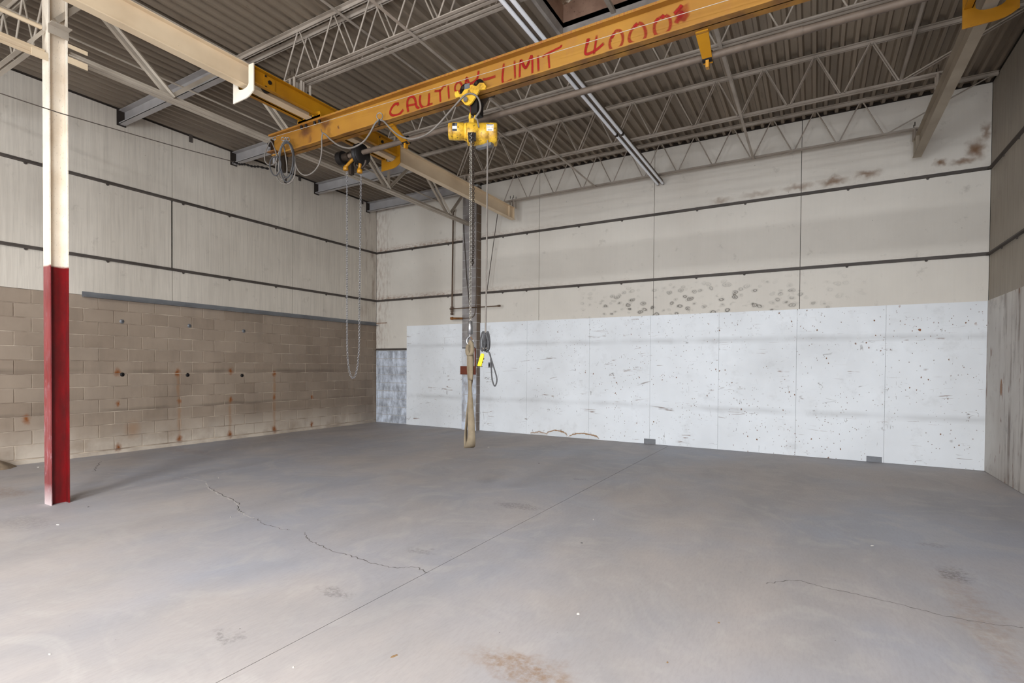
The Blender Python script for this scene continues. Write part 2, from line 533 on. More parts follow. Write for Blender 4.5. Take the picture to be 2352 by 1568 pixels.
def build_materials():
    MAT['floor'] = m_floor()
    MAT['joint'] = m_simple('dark_slab_joint', srgb(70, 64, 60), .9)
    MAT['crack_d'] = m_simple('floor_crack_dark', srgb(104, 98, 94), .9)
    MAT['crack_l'] = m_simple('floor_crack_pale', srgb(196, 190, 184), .9)
    MAT['block'] = m_block()
    MAT['mortar'] = m_mortar()
    MAT['greyblock'] = m_greyblock()
    MAT['pierblock'] = m_pierblock()
    MAT['greymortar'] = m_simple('pale_grey_mortar', srgb(190, 186, 182), .9)
    MAT['panel_left'] = m_panel_left()
    MAT['panel_back'] = m_panel_back()
    MAT['panel_right'] = m_panel_right()
    MAT['sheet'] = m_sheet()
    MAT['sheet_right'] = m_sheet_right()
    MAT['gap'] = m_simple('dark_gap', srgb(52, 44, 38), .9)
    MAT['bar'] = m_paint('dark_girt_steel', srgb(84, 76, 70), srgb(66, 58, 52), .25, .6, rustc=srgb(96, 60, 32))
    MAT['ledge'] = m_paint('grey_ledge_angle', srgb(116, 116, 116), srgb(92, 92, 94), .1, .5)
    MAT['column'] = m_column()
    MAT['cream'] = m_paint('cream_steel_paint', srgb(222, 200, 168), srgb(204, 180, 148), .14, .42, .4, 4, srgb(112, 90, 68))
    MAT['runway_shaded'] = m_paint('shade_toned_runway_paint', srgb(160, 147, 128), srgb(140, 126, 108), .16, .5, .35, 4, srgb(96, 78, 60))  # duller beige puts the right beam's shade into its colour
    MAT['girder'] = m_paint('grey_beige_girder_paint', srgb(184, 172, 156), srgb(158, 146, 131), .1, .45)
    MAT['joist'] = m_paint('grey_joist_paint', srgb(166, 154, 141), srgb(138, 126, 113), .12, .42, .4)
    MAT['purlin'] = m_paint('galvanised_purlin', srgb(176, 172, 170), srgb(156, 150, 147), .06, .42, .4, metallic=.15)
    MAT['deck'] = m_deck()
    MAT['bridge'] = m_bridge()
    MAT['yellow'] = m_paint('end_truck_yellow', srgb(176, 122, 16), srgb(150, 99, 10), .22, .42, .45, 4, srgb(70, 46, 14))
    MAT['whiteplate'] = m_paint('bumper_cream_white', srgb(240, 230, 212), srgb(226, 212, 190), .08, .45)
    MAT['spray'] = m_spray()
    MAT['hoist'] = m_hoist()
    MAT['black'] = m_simple('greasy_black_steel', srgb(34, 30, 28), .5, .3)
    MAT['darksteel'] = m_simple('dark_oily_steel', srgb(64, 54, 46), .45, .5)
    MAT['shaft'] = m_simple('shaft_grey_brown', srgb(104, 90, 78), .6, .1)
    MAT['zinc'] = m_simple('zinc_steel', srgb(150, 148, 148), .38, .8)
    MAT['chain'] = m_simple('bright_chain_steel', srgb(176, 170, 160), .32, .85)
    MAT['cable'] = m_simple('grey_cable', srgb(120, 112, 104), .6)
    MAT['cabledark'] = m_simple('dark_cable', srgb(76, 74, 74), .6)
    MAT['wire'] = m_simple('dull_wire', srgb(92, 82, 74), .5, .3)
    MAT['wirelight'] = m_simple('pale_wire_rope', srgb(196, 184, 170), .5, .3)
    MAT['sling'] = m_paint('worn_tan_webbing', srgb(132, 118, 98), srgb(104, 92, 74), .08, .9, .1, 14, bump=.3)
    MAT['pendant'] = m_simple('bright_yellow_plastic', srgb(250, 216, 20), .4, var=.05)
    MAT['tube'] = m_simple('white_lamp_tube', srgb(244, 246, 250), .5, var=.01)
    MAT['fixture'] = m_simple('lamp_housing_grey', srgb(112, 98, 84), .5)
    MAT['wood'] = m_paint('weathered_curb_wood', srgb(158, 126, 106), srgb(120, 92, 76), .3, .8, .1, 8, srgb(70, 52, 44))
    MAT['curbmetal'] = m_paint('grey_curb_flashing', srgb(170, 162, 154), srgb(130, 122, 116), .2, .6, .3, 8)
    MAT['foil'] = m_foil()
    MAT['label'] = m_simple('white_label', srgb(236, 236, 232), .5, var=.02)
    MAT['labelgrey'] = m_simple('grey_label', srgb(120, 120, 122), .4, .3)
    MAT['ink'] = m_simple('black_ink', srgb(44, 42, 44), .6)
    MAT['inkorange'] = m_simple('orange_ink', srgb(226, 160, 40), .6, var=.02)
    MAT['redpaint'] = m_simple('red_shackle_paint', srgb(150, 34, 40), .5)
    MAT['pipe'] = m_paint('rusty_brown_pipe', srgb(104, 84, 66), srgb(76, 58, 46), .3, .6, rustc=srgb(128, 78, 36))
    MAT['rustpipe'] = m_simple('orange_rust', srgb(140, 92, 46), .8, var=.25)
    MAT['brownboard'] = m_paint('red_brown_board', srgb(122, 64, 46), srgb(96, 48, 34), .3, .8)
    MAT['whiteboard'] = m_simple('dusty_white_board', srgb(214, 214, 216), .7)
    MAT['outlet'] = m_simple('grey_outlet_plate', srgb(142, 142, 146), .4, .3)
    MAT['dirt'] = m_simple('brown_dirt', srgb(134, 116, 96), .95, var=.2)
    MAT['chip'] = m_simple('pale_debris', srgb(200, 192, 182), .8, var=.1)
    MAT['woodchip'] = m_simple('brown_debris', srgb(140, 110, 76), .8, var=.2)
    MAT['rearwall'] = m_simple('plain_tan_rear_wall', srgb(170, 156, 138), .85)


build_materials()

# ---------------------------------------------------------------- geometry helper
ORG = {}


class MB:
    def __init__(self):
        self.v, self.f, self.uv, self.sm = [], [], {}, set()

    def add(self, vs, fs, smooth=False):
        b = len(self.v)
        self.v += [Vector(x) for x in vs]
        for q in fs:
            if smooth:
                self.sm.add(len(self.f))
            self.f.append(tuple(i + b for i in q))
        return self

    def box(self, a, b):
        x0, y0, z0 = (min(a[i], b[i]) for i in range(3))
        x1, y1, z1 = (max(a[i], b[i]) for i in range(3))
        return self.add([(x0, y0, z0), (x1, y0, z0), (x1, y1, z0), (x0, y1, z0), (x0, y0, z1), (x1, y0, z1), (x1, y1, z1), (x0, y1, z1)],
                        [(0, 3, 2, 1), (4, 5, 6, 7), (0, 1, 5, 4), (1, 2, 6, 5), (2, 3, 7, 6), (3, 0, 4, 7)])

    def extrude(self, poly, p0, p1, up=(0, 0, 1)):
        p0, p1, up = Vector(p0), Vector(p1), Vector(up)
        d = (p1 - p0).normalized()
        s = d.cross(up).normalized()
        u = s.cross(d)
        n = len(poly)
        vs = [p0 + s * a + u * b for a, b in poly] + [p1 + s * a + u * b for a, b in poly]
        fs = [tuple(range(n)), tuple(range(2 * n - 1, n - 1, -1))]
        for i in range(n):
            j = (i + 1) % n
            fs.append((i, i + n, j + n, j))
        return self.add(vs, fs)

    def bar(self, p0, p1, w, h, up=(0, 0, 1)):
        return self.extrude([(-w / 2, -h / 2), (w / 2, -h / 2), (w / 2, h / 2), (-w / 2, h / 2)], p0, p1, up)

    def angle(self, p0, p1, leg, t, sx=1, sy=1, up=(0, 0, 1)):
        return self.extrude([(0, 0), (sx * leg, 0), (sx * leg, sy * t), (sx * t, sy * t), (sx * t, sy * leg), (0, sy * leg)], p0, p1, up)

    def tube(self, pts, r, n=8, closed=False, caps=True):
        pts = [Vector(p) for p in pts]
        N = len(pts)
        rad = r if isinstance(r, (list, tuple)) else [r] * N
        rings = []
        prev = None
        for i in range(N):
            if closed:
                t = (pts[(i + 1) % N] - pts[i - 1]).normalized()
            else:
                t = (pts[min(i + 1, N - 1)] - pts[max(i - 1, 0)]).normalized()
            if prev is None:
                a = Vector((0, 0, 1)) if abs(t.z) < 0.9 else Vector((1, 0, 0))
                u = t.cross(a).normalized()
            else:
                u = (prev - t * prev.dot(t)).normalized()
            prev = u
            w = t.cross(u)
            rings.append([pts[i] + (u * math.cos(2 * math.pi * k / n) + w * math.sin(2 * math.pi * k / n)) * rad[i] for k in range(n)])
        vs = [q for rg in rings for q in rg]
        fs = []
        for i in range(N if closed else N - 1):
            j = (i + 1) % N
            for k in range(n):
                l = (k + 1) % n
                fs.append((i * n + k, i * n + l, j * n + l, j * n + k))
        self.add(vs, fs, True)
        if not closed and caps:
            self.add(rings[0], [tuple(range(n - 1, -1, -1))])
            self.add(rings[-1], [tuple(range(n))])
        return self

    def cyl(self, p0, p1, r, n=16, r2=None):
        return self.tube([p0, p1], [r, r if r2 is None else r2], n)

    def lathe(self, p0, d, prof, n=24):
        p0, d = Vector(p0), Vector(d).normalized()
        return self.tube([p0 + d * t for t, r in prof], [r for t, r in prof], n)

    def poly(self, pts, depth):
        """flat polygon (3-D points) given thickness along vector depth"""
        d = Vector(depth)
        n = len(pts)
        vs = [Vector(p) for p in pts] + [Vector(p) + d for p in pts]
        fs = [tuple(range(n)), tuple(range(2 * n - 1, n - 1, -1))] + [(i, i + n, (i + 1) % n + n, (i + 1) % n) for i in range(n)]
        return self.add(vs, fs)

    def build(self, name, mat, parent=None, at=None):
        o0 = ORG[parent.name] if parent else Vector(at or (0, 0, 0))
        me = bpy.data.meshes.new(name)
        me.from_pydata([tuple(x - o0) for x in self.v], [], self.f)
        me.materials.append(MAT[mat] if isinstance(mat, str) else mat)
        if self.sm:
            me.polygons.foreach_set('use_smooth', [i in self.sm for i in range(len(self.f))])
        if self.uv:
            lay = me.uv_layers.new(name='UVMap')
            for pl in me.polygons:
                for li, vi in zip(pl.loop_indices, pl.vertices):
                    lay.data[li].uv = self.uv.get(vi, (1, .5))
        bm = bmesh.new()
        bm.from_mesh(me)
        bmesh.ops.recalc_face_normals(bm, faces=bm.faces)
        bm.to_mesh(me)
        bm.free()
        o = bpy.data.objects.new(name, me)
        COL.objects.link(o)
        if parent:
            o.parent = parent
        else:
            o.location = o0
        ORG[o.name] = o0
        return o


def tag(o, label, cat, group=None):
    o['label'], o['category'] = label, cat
    if group:
        o['group'] = group
    return o


def struct(o, label=None):
    o['kind'] = 'structure'
    if label:
        o['label'] = label
    return o


def empty(name, loc, label=None, cat=None, group=None):
    o = bpy.data.objects.new(name, None)
    o.location = loc
    o.empty_display_size = 0.2
    COL.objects.link(o)
    ORG[o.name] = Vector(loc)
    if label:
        tag(o, label, cat, group)
    return o


def inst(src, loc, parent, name=None):
    """another copy of a piece (shared mesh) at a local offset"""
    c = src.copy()
    if name:
        c.name = name
    COL.objects.link(c)
    c.parent = parent
    c.location = loc
    ORG[c.name] = ORG[parent.name]
    return c


def catenary(p0, p1, sag, n=24):
    p0, p1 = Vector(p0), Vector(p1)
    return [p0.lerp(p1, i / n) - Vector((0, 0, sag * 4 * (i / n) * (1 - i / n))) for i in range(n + 1)]


def spline(pts, n=8):
    pts = [Vector(p) for p in pts]
    out = []
    for i in range(len(pts) - 1):
        p0, p1, p2, p3 = pts[max(i - 1, 0)], pts[i], pts[i + 1], pts[min(i + 2, len(pts) - 1)]
        for k in range(n):
            t = k / n
            out.append(0.5 * ((2 * p1) + (p2 - p0) * t + (2 * p0 - 5 * p1 + 4 * p2 - p3) * t * t + (3 * p1 - p0 - 3 * p2 + p3) * t ** 3))
    out.append(pts[-1])
    return out


def chain_links(mb, path, pitch, w, r, seg=10, rs=5, twist=0.0):
    path = [Vector(p) for p in path]
    L = [0]
    for a, b in zip(path, path[1:]):
        L.append(L[-1] + (b - a).length)
    n = int(L[-1] / pitch)
    k = 0
    for i in range(n):
        s = (i + .5) * pitch
        while L[k + 1] < s:
            k += 1
        t = (path[k + 1] - path[k]).normalized()
        p = path[k] + t * (s - L[k])
        a = Vector((C_R.x, C_R.y, 0)) if abs(t.z) > .5 else Vector((0, 0, 1))
        a = (a - t * a.dot(t)).normalized()
        a = Matrix.Rotation(math.radians(45) + twist + (math.pi / 2 if i % 2 else 0), 3, t) @ a
        h = pitch / 2 + r - w
        pts = []
        for j in range(seg):
            an = 2 * math.pi * j / seg
            c, sn = math.cos(an), math.sin(an)
            pts.append(p + a * (c * w) + t * (sn * w + (h if sn > 0.01 else -h if sn < -0.01 else 0)))
        mb.tube(pts, r, rs, closed=True)


# ================================================================ SETTING
WR, ZR = 11.915, 5.545          # right wall, underside of roof deck ribs
YF = -17.0                      # rear wall behind the camera
RIB = 0.1524

# ---- floor: slabs parted by sawn joints
floor = MB().box((-.3, YF - .3, -.2), (WR + .3, .3, -.012)).build('floor', 'joint')
struct(floor)
g = .0028
for x0, x1 in ((-.25, 2.85), (2.85, 7.45), (7.45, WR + .25)):
    b = MB()
    n0, n1 = x0 + g, x1 - g
    b.box((n0, YF - .25, -.05), (n1, .25, 0)).build('slab', 'floor', floor)


def crack(pxs, w, mat, jit=0.02):
    pts = spline([onZ(x, y, 0) for x, y in pxs], 10)
    b = MB()
    vs = []
    for i, p in enumerate(pts):
        t = (pts[min(i + 1, len(pts) - 1)] - pts[max(i - 1, 0)]).normalized()
        nrm = Vector((-t.y, t.x, 0))
        j = nrm * random.uniform(-jit, jit)
        ww = w * random.uniform(.4, 1.3)
        vs += [p + j - nrm * ww + Vector((0, 0, .0006)), p + j + nrm * ww + Vector((0, 0, .0006))]
    b.add(vs, [(2 * i, 2 * i + 1, 2 * i + 3, 2 * i + 2) for i in range(len(pts) - 1)])
    b.build('crack', mat, floor)


crack([(426, 1096), (470, 1106), (480, 1122), (510, 1138), (545, 1155), (548, 1172), (560, 1180), (585, 1190)], .006, 'crack_l', .012)
crack([(480, 1118), (512, 1137), (545, 1153), (547, 1170), (560, 1178)], .004, 'crack_d', .012)
crack([(585, 1190), (615, 1205), (665, 1217)], .003, 'crack_d')
crack([(215, 1083), (300, 1094), (360, 1094), (426, 1096)], .004, 'crack_l')
crack([(215, 1082), (222, 1070), (230, 1060)], .005, 'crack_d')
crack([(700, 1222), (705, 1235), (730, 1249), (770, 1266), (815, 1279), (860, 1294), (910, 1304), (950, 1302), (985, 1316)], .004, 'crack_d', .012)
crack([(600, 1006), (680, 1016), (750, 1022), (860, 1033), (960, 1044), (1100, 1060)], .006, 'crack_l')
crack([(1760, 1340), (1830, 1333), (1900, 1350), (2000, 1372), (2100, 1396), (2210, 1422), (2352, 1442)], .003, 'crack_d', .01)

# ---- ceiling: ribbed steel deck sheets with a roof opening
SKX0 = .042 + 46 * RIB
SKX1 = SKX0 + 12 * RIB
SKY0, SKY1 = -5.34, -3.99
ceiling = MB().box((-.3, YF - .3, ZR + .30), (WR + .3, .3, ZR + .36)).build('ceiling', 'gap')
struct(ceiling)
# the roof build-up has a hole under the skylight: rebuild the backing as a frame of four slabs
_bm = MB()
for a, b in (((-.3, YF - .3), (SKX0, .3)), ((SKX1, YF - .3), (WR + .3, .3)), ((SKX0, YF - .3), (SKX1, SKY0)), ((SKX0, SKY1), (SKX1, .3))):
    _bm.box((*a, ZR + .06), (*b, ZR + .12))
_t = _bm.build('roof_board', 'gap', ceiling)
ceiling.data = _t.data
bpy.data.objects.remove(_t, do_unlink=True)


def deck_sheet(xs, nr, y0, y1):
    hi, lo = ZR + .045, ZR
    prof = []
    for k in range(nr):
        x = xs + k * RIB
        prof += [(x, hi), (x + .036, hi), (x + .056, lo), (x + .0965, lo), (x + .1165, hi)]
    prof.append((xs + nr * RIB - .002, hi))
    vs = [(x, y0, z) for x, z in prof] + [(x, y1, z) for x, z in prof] + [(x, y0, z + .004) for x, z in prof] + [(x, y1, z + .004) for x, z in prof]
    n = len(prof)
    fs = []
    for i in range(n - 1):
        fs += [(i, i + n, i + n + 1, i + 1), (2 * n + i, 2 * n + i + 1, 3 * n + i + 1, 3 * n + i)]
    MB().add(vs, fs).build('deck_sheet', 'deck', ceiling)


xs, cnt = .042, 4
deck_sheet(-.115, 1, YF, .1)
while xs < WR:
    if xs + .01 >= SKX0 and xs + cnt * RIB - .01 <= SKX1 + .01:
        deck_sheet(xs, cnt, YF, SKY0)
        deck_sheet(xs, cnt, SKY1, .1)
    else:
        deck_sheet(xs, cnt, YF, -8.5)
        deck_sheet(xs, cnt, -8.5, .1)
    xs += cnt * RIB
    cnt = 6

# ---- skylight in view: timber curb with foil-faced lid
win = empty('window_1', (SKX0, SKY0, ZR))
struct(win)
h = .42
for a, b in (((SKX0 - .04, SKY0 - .04), (SKX0, SKY1 + .04)), ((SKX1, SKY0 - .04), (SKX1 + .04, SKY1 + .04)), ((SKX0, SKY1), (SKX1, SKY1 + .04)), ((SKX0, SKY0 - .04), (SKX1, SKY0))):
    MB().box((*a, ZR + .12), (*b, ZR + .5)).build('curb_board', 'wood', win)
    MB().box((a[0], a[1], ZR - .05), (b[0], b[1], ZR + .118)).build('curb_flashing', 'curbmetal', win)
b = MB()
nx, ny = 16, 12
vs = []
for i in range(nx + 1):
    for j in range(ny + 1):
        x, y = SKX0 + (SKX1 - SKX0) * i / nx, SKY0 + (SKY1 - SKY0) * j / ny
        droop = .07 * max(0, 1 - (x - SKX0) / .40) * max(0, 1 - (SKY1 - y) / .5)
        vs.append((x, y, ZR + .40 - droop + .018 * mnoise.noise(Vector((x * 9, y * 9, 0)))))
b.add(vs, [(i * (ny + 1) + j, (i + 1) * (ny + 1) + j, (i + 1) * (ny + 1) + j + 1, i * (ny + 1) + j + 1) for i in range(nx) for j in range(ny)])
b.build('foil_lid', 'foil', win)
MB().box((SKX0, SKY0, ZR + .5), (SKX1, SKY1, ZR + .53)).build('lid', 'curbmetal', win)
MB().box((SKX0 + .62, SKY0, ZR + .02), (SKX0 + .67, SKY1, ZR + .06)).build('cross_bar', 'joist', win)

# ---- block builder
_bc = {}


def block(parent, axis, a0, a1, z0, z1, face, depth, mat):
    """chamfered block whose visible face lies at `face`; axis 'y' = wall along Y facing +X, 'x' = wall along X facing -Y, 'X' = wall along Y facing -X"""
    key = (axis, round(a1 - a0, 3), round(z1 - z0, 3), round(depth, 3), mat)
    c = .004
    L, H = a1 - a0, z1 - z0
    if key not in _bc:
        def P(u, w, d):
            if axis == 'y':
                return (-d, u, w)
            if axis == 'x':
                return (u, d, w)
            return (d, u, w)
        vs = [P(u, w, 0) for u, w in ((c, c), (L - c, c), (L - c, H - c), (c, H - c))] + [P(u, w, c) for u, w in ((0, 0), (L, 0), (L, H), (0, H))] + \
             [P(u, w, depth) for u, w in ((0, 0), (L, 0), (L, H), (0, H))]
        fs = [(0, 1, 2, 3)] + [(i, i + 4, (i + 1) % 4 + 4, (i + 1) % 4) for i in range(4)] + [(i + 4, i + 8, (i + 1) % 4 + 8, (i + 1) % 4 + 4) for i in range(4)] + [(8, 9, 10, 11)]
        m = MB().add(vs, fs)
        me_o = m.build('block', mat)
        _bc[key] = me_o.data
        bpy.data.objects.remove(me_o, do_unlink=True)
    o = bpy.data.objects.new('block', _bc[key])
    COL.objects.link(o)
    o.parent = parent
    j = random.uniform(-.0012, .0012)
    loc = {'y': (face + j, a0, z0), 'x': (a0, face + j, z0), 'X': (face + j, a0, z0)}[axis]
    o.location = Vector(loc) - ORG[parent.name]
    return o


for a, b in (((.0, -.03), (WR, -.004)),):
    MB().box((a[0], a[1] + .012, ZR - .007), (b[0], .034, ZR + .05)).build('closure_strip', 'gap', ceiling)
MB().box((-.034, YF, ZR - .007), (-.004, .0, ZR + .05)).build('closure_strip', 'gap', ceiling)
MB().box((WR + .004, YF, ZR - .007), (WR + .034, .0, ZR + .05)).build('closure_strip', 'gap', ceiling)

# ---- left wall: painted block below, cream panels above
ZB = 2.505
wall_left = MB().box((-.30, YF, 0), (-.008, .3, ZB)).build('wall_left', 'mortar')
struct(wall_left)
MB().box((-.30, YF, ZB), (-.035, .3, ZR + .06)).build('panel_backing', 'gap', wall_left)
MB().box((-.02, YF, 0), (.012, -.02, .058)).build('base_ledge', 'block', wall_left)
rest = MB()
for k in range(12):
    z0 = .067 + .2032 * k + .0045
    z1 = z0 + .1942
    off = -.335 if k % 2 else -.125
    ys = [0.0]
    y = off
    while y > -11:
        ys.append(y)
        y -= .4064
    for ya, yb in zip(ys, ys[1:]):
        if ya - yb < .03:
            continue
        if yb < -7.9:
            rest.box((-.05, yb + .0045, z0), (0, ya - .0045, z1))
        else:
            block(wall_left, 'y', yb + .0045, ya - .0045, z0, z1, 0.0, .05, 'block')
ro = rest.build('block_courses', 'block', wall_left)
ro['kind'] = 'stuff'
PZ = [(ZB + .004, 3.085), (3.135, 4.305), (4.355, ZR - .004)]
PY = [0.0, -2.49, -4.93, -7.38, -9.8, -12.2, -14.6, YF]
for r_, (z0, z1) in enumerate(PZ):
    for ya, yb in zip(PY, PY[1:]):
        gp = .016 if (r_ == 1 and abs(ya + 4.93) < .01) else .005
        gq = .016 if (r_ == 1 and abs(yb + 4.93) < .01) else .005
        MB().box((-.034, yb + gq, z0), (0, ya - gp, z1)).build('panel', 'panel_left', wall_left)
for zc in (3.11, 4.33):
    MB().angle((0.0, YF, zc - .025), (0.0, -.005, zc - .025), .05, .012, 1, 1).build('girt', 'bar', wall_left)
    for y in (-1.0, -1.6, -2.9, -3.9, -4.75, -5.9, -6.9):
        MB().cyl((.004, y, zc - .03), (.012, y, zc - .03), .022, 8).build('clip', 'bar', wall_left)
q = onX(188, 670, 0)
MB().angle((.0, q.y, 2.475), (.0, -.01, 2.475), .085, .012, 1, 1).build('ledge_angle', 'ledge', wall_left)
for x, y in ((438, 318), (655, 413), (688, 408), (832, 462)):
    p = onX(x, y, 0)
    MB().box((0, p.y - .03, p.z - .07), (.012, p.y + .03, p.z + .07)).build('clip_plate', 'bar', wall_left)
for x, y in ((280, 738), (435, 748), (560, 760), (281, 860), (431, 861), (556, 862)):
    p = onX(x, y, 0)
    b = MB()
    b.lathe((0.0, p.y, p.z), (1, 0, 0), [(0, .035), (.006, .03), (.007, .016), (.002, .014), (.001, .0)], 12)
    b.build('anchor_hole', 'labelgrey' if y < 800 else 'black', wall_left)

# ---- back wall
wall_back = MB().box((-.3, .034, 0), (WR + .3, .3, ZR + .06)).build('wall_back', 'gap')
struct(wall_back)
PXS = [[0.0, .379, 2.80], [3.215, 4.695, 7.123, 9.546, WR]]
for r_, (z0, z1) in enumerate([(2.10, 3.085), (3.135, 4.305), (4.355, ZR - .004)]):
    for seg in PXS:
        for xa, xb in zip(seg, seg[1:]):
            zz = z0
            if r_ == 0:
                zz = 1.88 if xb < 2.9 else 2.30
            MB().box((xa + .004, 0, zz), (xb - .004, .034, z1)).build('panel', 'panel_back', wall_back)
MB().box((.004, 0, 2.535), (.375, -.004, 2.55)).build('flashing_strip', 'rustpipe', wall_back)
MB().box((.375, 0, 1.90), (.387, -.005, ZR)).build('corner_trim', 'panel_back', wall_back)
for zc in (3.11, 4.33):
    for xa, xb in ((.01, 2.80), (3.215, WR - .005)):
        MB().angle((xa, 0.0, zc - .025), (xb, 0.0, zc - .025), .05, .012, 1, 1).build('girt', 'bar', wall_back)
    for x in (1.2, 2.3, 3.8, 4.4, 5.6, 6.5, 7.9, 8.7, 10.2, 11.2):
        MB().cyl((x, -.004, zc - .03), (x, -.012, zc - .03), .02, 8).build('clip', 'bar', wall_back)
# exposed grey block at the left foot of the wall
MB().box((0, .006, 0), (1.04, .034, 1.85)).build('mortar_bed', 'greymortar', wall_back)
MB().angle((.0, -.002, 1.845), (1.04, -.002, 1.845), .045, .008, 1, 1).build('lintel_angle', 'bar', wall_back)
for k in range(9):
    z0, z1 = .008 + .2032 * k + .004, .2032 * (k + 1)
    xs_ = [0.0] + ([.203, .609, 1.04] if k % 2 else [.406, .812, 1.04])
    for xa, xb in zip(xs_, xs_[1:]):
        block(wall_back, 'x', xa + .004, xb - .004, z0, z1, 0.0, .03, 'greyblock')


def sheet(xa, xb, z1, notch=None):
    b = MB()
    xa, xb = xa + .0015, xb - .0015
    pts = [(xa, .004)]
    if notch:
        n0, n1, nz = notch
        if n0 < xa + .01:
            pts = [(n1, .004)] if False else [(xa, nz), (n1, nz), (n1, .004)]
        elif n1 > xb - .01:
            pts += [(n0, .004), (n0, nz), (xb, nz)]
        else:
            pts += [(n0, .004), (n0, nz), (n1, nz), (n1, .004)]
    if not (notch and notch[1] > xb - .01):
        pts.append((xb, .004))
    pts += [(xb, z1), (xa, z1)]
    b.poly([(x, -.014, z) for x, z in pts], (0, .0135, 0))
    return b.build('sheet', 'sheet', wall_back)


ZS = 2.436
sheet(1.04, 2.80, ZS)
SX = [3.215, 4.424, 5.854, 7.081, 8.30, 9.514, 10.721, WR - .003]
for xa, xb in zip(SX, SX[1:]):
    nt = None
    if abs(xb - 7.081) < .01:
        nt = (6.98, xb, .10)
    if abs(xa - 7.081) < .01:
        nt = (xa, 7.20, .10)
    if abs(xb - 10.721) < .01:
        nt = (10.50, 10.70, .09)
    sheet(xa, xb, ZS, nt)
p = onY(1126.5, 838, -.014)
o = MB().box((p.x - .055, -.02, p.z - .06), (p.x + .055, -.014, p.z + .06)).build('outlet_plate', 'outlet', wall_back)
for dx in (-.028, .028):
    MB().box((p.x + dx - .014, -.022, p.z - .035), (p.x + dx + .014, -.02, p.z + .035)).build('socket', 'ink', o)

# ---- right wall
wall_right = MB().box((WR + .034, -12.2, 0), (WR + .3, .3, ZR + .06)).box((WR + .034, -14.6, 4.33), (WR + .3, -12.2, ZR + .06)).box((WR + .034, YF, 0), (WR + .3, -14.6, ZR + .06)).build('wall_right', 'gap')
struct(wall_right)
PYR = [0.0, -2.44, -4.88, -7.32, -9.76, -12.2, -14.6, YF]
for r_, (z0, z1) in enumerate([(2.445, 3.085), (3.135, 4.305), (4.355, ZR - .004)]):
    for ya, yb in zip(PYR, PYR[1:]):
        if r_ < 2 and abs(ya + 12.2) < .01:
            continue      # unseen opening added for the side light on the left wall
        MB().box((WR, yb + .004, z0), (WR + .034, ya - .004, z1)).build('panel', 'panel_right', wall_right)
for zc in (3.11, 4.33):
    MB().angle((WR, -.005, zc - .025), (WR, -12.19 if zc < 4 else YF, zc - .025), .05, .012, 1, 1).build('girt', 'bar', wall_right)
    for y in (-.6, -1.2):
        MB().cyl((WR - .004, y, zc - .03), (WR - .012, y, zc - .03), .02, 8).build('clip', 'bar', wall_right)
yy = -.016
while yy > YF:
    y2 = max(yy - 1.219, YF)
    if -12.3 < yy < -12.1 or -13.5 < yy < -13.3:
        yy = y2
        continue
    MB().box((WR - .012, y2 + .0015, .004), (WR + .03, yy - .0015, 2.441)).build('sheet', 'sheet_right', wall_right)
    yy = y2

# ---- rear wall behind the camera with two open loading doors
wall_front = empty('wall_front', (0, YF, 0))
struct(wall_front)
for a, b in (((-.3, 0), (4.05, ZR)), ((5.05, 0), (8.0, ZR)), ((11.2, 0), (WR + .3, ZR)), ((4.05, 3.7), (5.05, ZR)), ((8.0, 3.7), (11.2, ZR))):
    MB().box((a[0], YF - .25, a[1]), (b[0], YF, b[1] + .06)).build('wall_section', 'rearwall', wall_front)

# ================================================================ STEEL FRAME
# ---- block pier at the back wall
pier = empty('block_pier', (3.0, -.06, 0), 'grey concrete block pier against the back wall behind the hoist chain', 'pillar')
PX0, PX1, PYF = 2.805, 3.21, -.135
MB().box((PX0 + .006, PYF + .006, 0), (PX1 - .006, .033, ZR - .02)).build('mortar_core', 'greymortar', pier)
for k in range(27):
    z0, z1 = .2032 * k + .005, min(.2032 * (k + 1) - .005, ZR - .02)
    if z1 - z0 < .02:
        continue
    b = MB().box((PX0, PYF, z0), (PX1, .033, z1)).build('block', 'pierblock', pier)

# ---- steel column
CX0, CX1, CY0, CY1 = 2.945, 3.098, -7.66, -7.503
colm = empty('steel_column', ((CX0 + CX1) / 2, (CY0 + CY1) / 2, 0), 'steel H column painted red below and cream above at the left', 'column')
MB().box((CX0, CY0, 0), (CX1, CY0 + .011, ZR)).build('flange', 'column', colm)
MB().box((CX0, CY1 - .011, 0), (CX1, CY1, ZR)).build('flange', 'column', colm)
MB().box((3.018, CY0 + .011, 0), (3.026, CY1 - .011, ZR)).build('web', 'column', colm)
b = MB().angle((3.10, CY0 - .005, 4.845), (3.10, CY1 + .005, 4.845), .09, .009, 1, -1)
o = b.build('bracket_angle', 'girder', colm)
o['label'] = 'short angle bracket across the column web'
for y0_, y1_, z0_, z1_ in ((CY1, CY1 + .17, 4.535, 4.60), (CY1, CY1 + .17, 4.69, 4.73), (CY0 - .13, CY0, 4.47, 4.545)):
    MB().box((3.090, y0_, z0_), (3.098, y1_, z1_)).build('chord_seat_plate', 'cream', colm)

# ---- roof girder (truss) from the column to the pier
gird = empty('roof_girder', (3.02, -3.8, 4.6), 'long grey truss girder running from the column to the block pier', 'truss')
GX, GB, GT = 3.02, 4.62, 5.44
for s in (1, -1):
    MB().angle((GX + s * .008, CY1 + .01, GB), (GX + s * .008, -.14, GB), .065, .008, s, 1).build('bottom_chord', 'girder', gird)
    MB().angle((GX + s * .008, CY1 + .01, GT + .10), (GX + s * .008, -.14, GT + .10), .065, .008, s, -1).build('top_chord', 'girder', gird)
bn = [-6.46, -4.6, -2.76, -.93]
tn = [-7.47, -5.62, -3.76, -1.93, -.2]


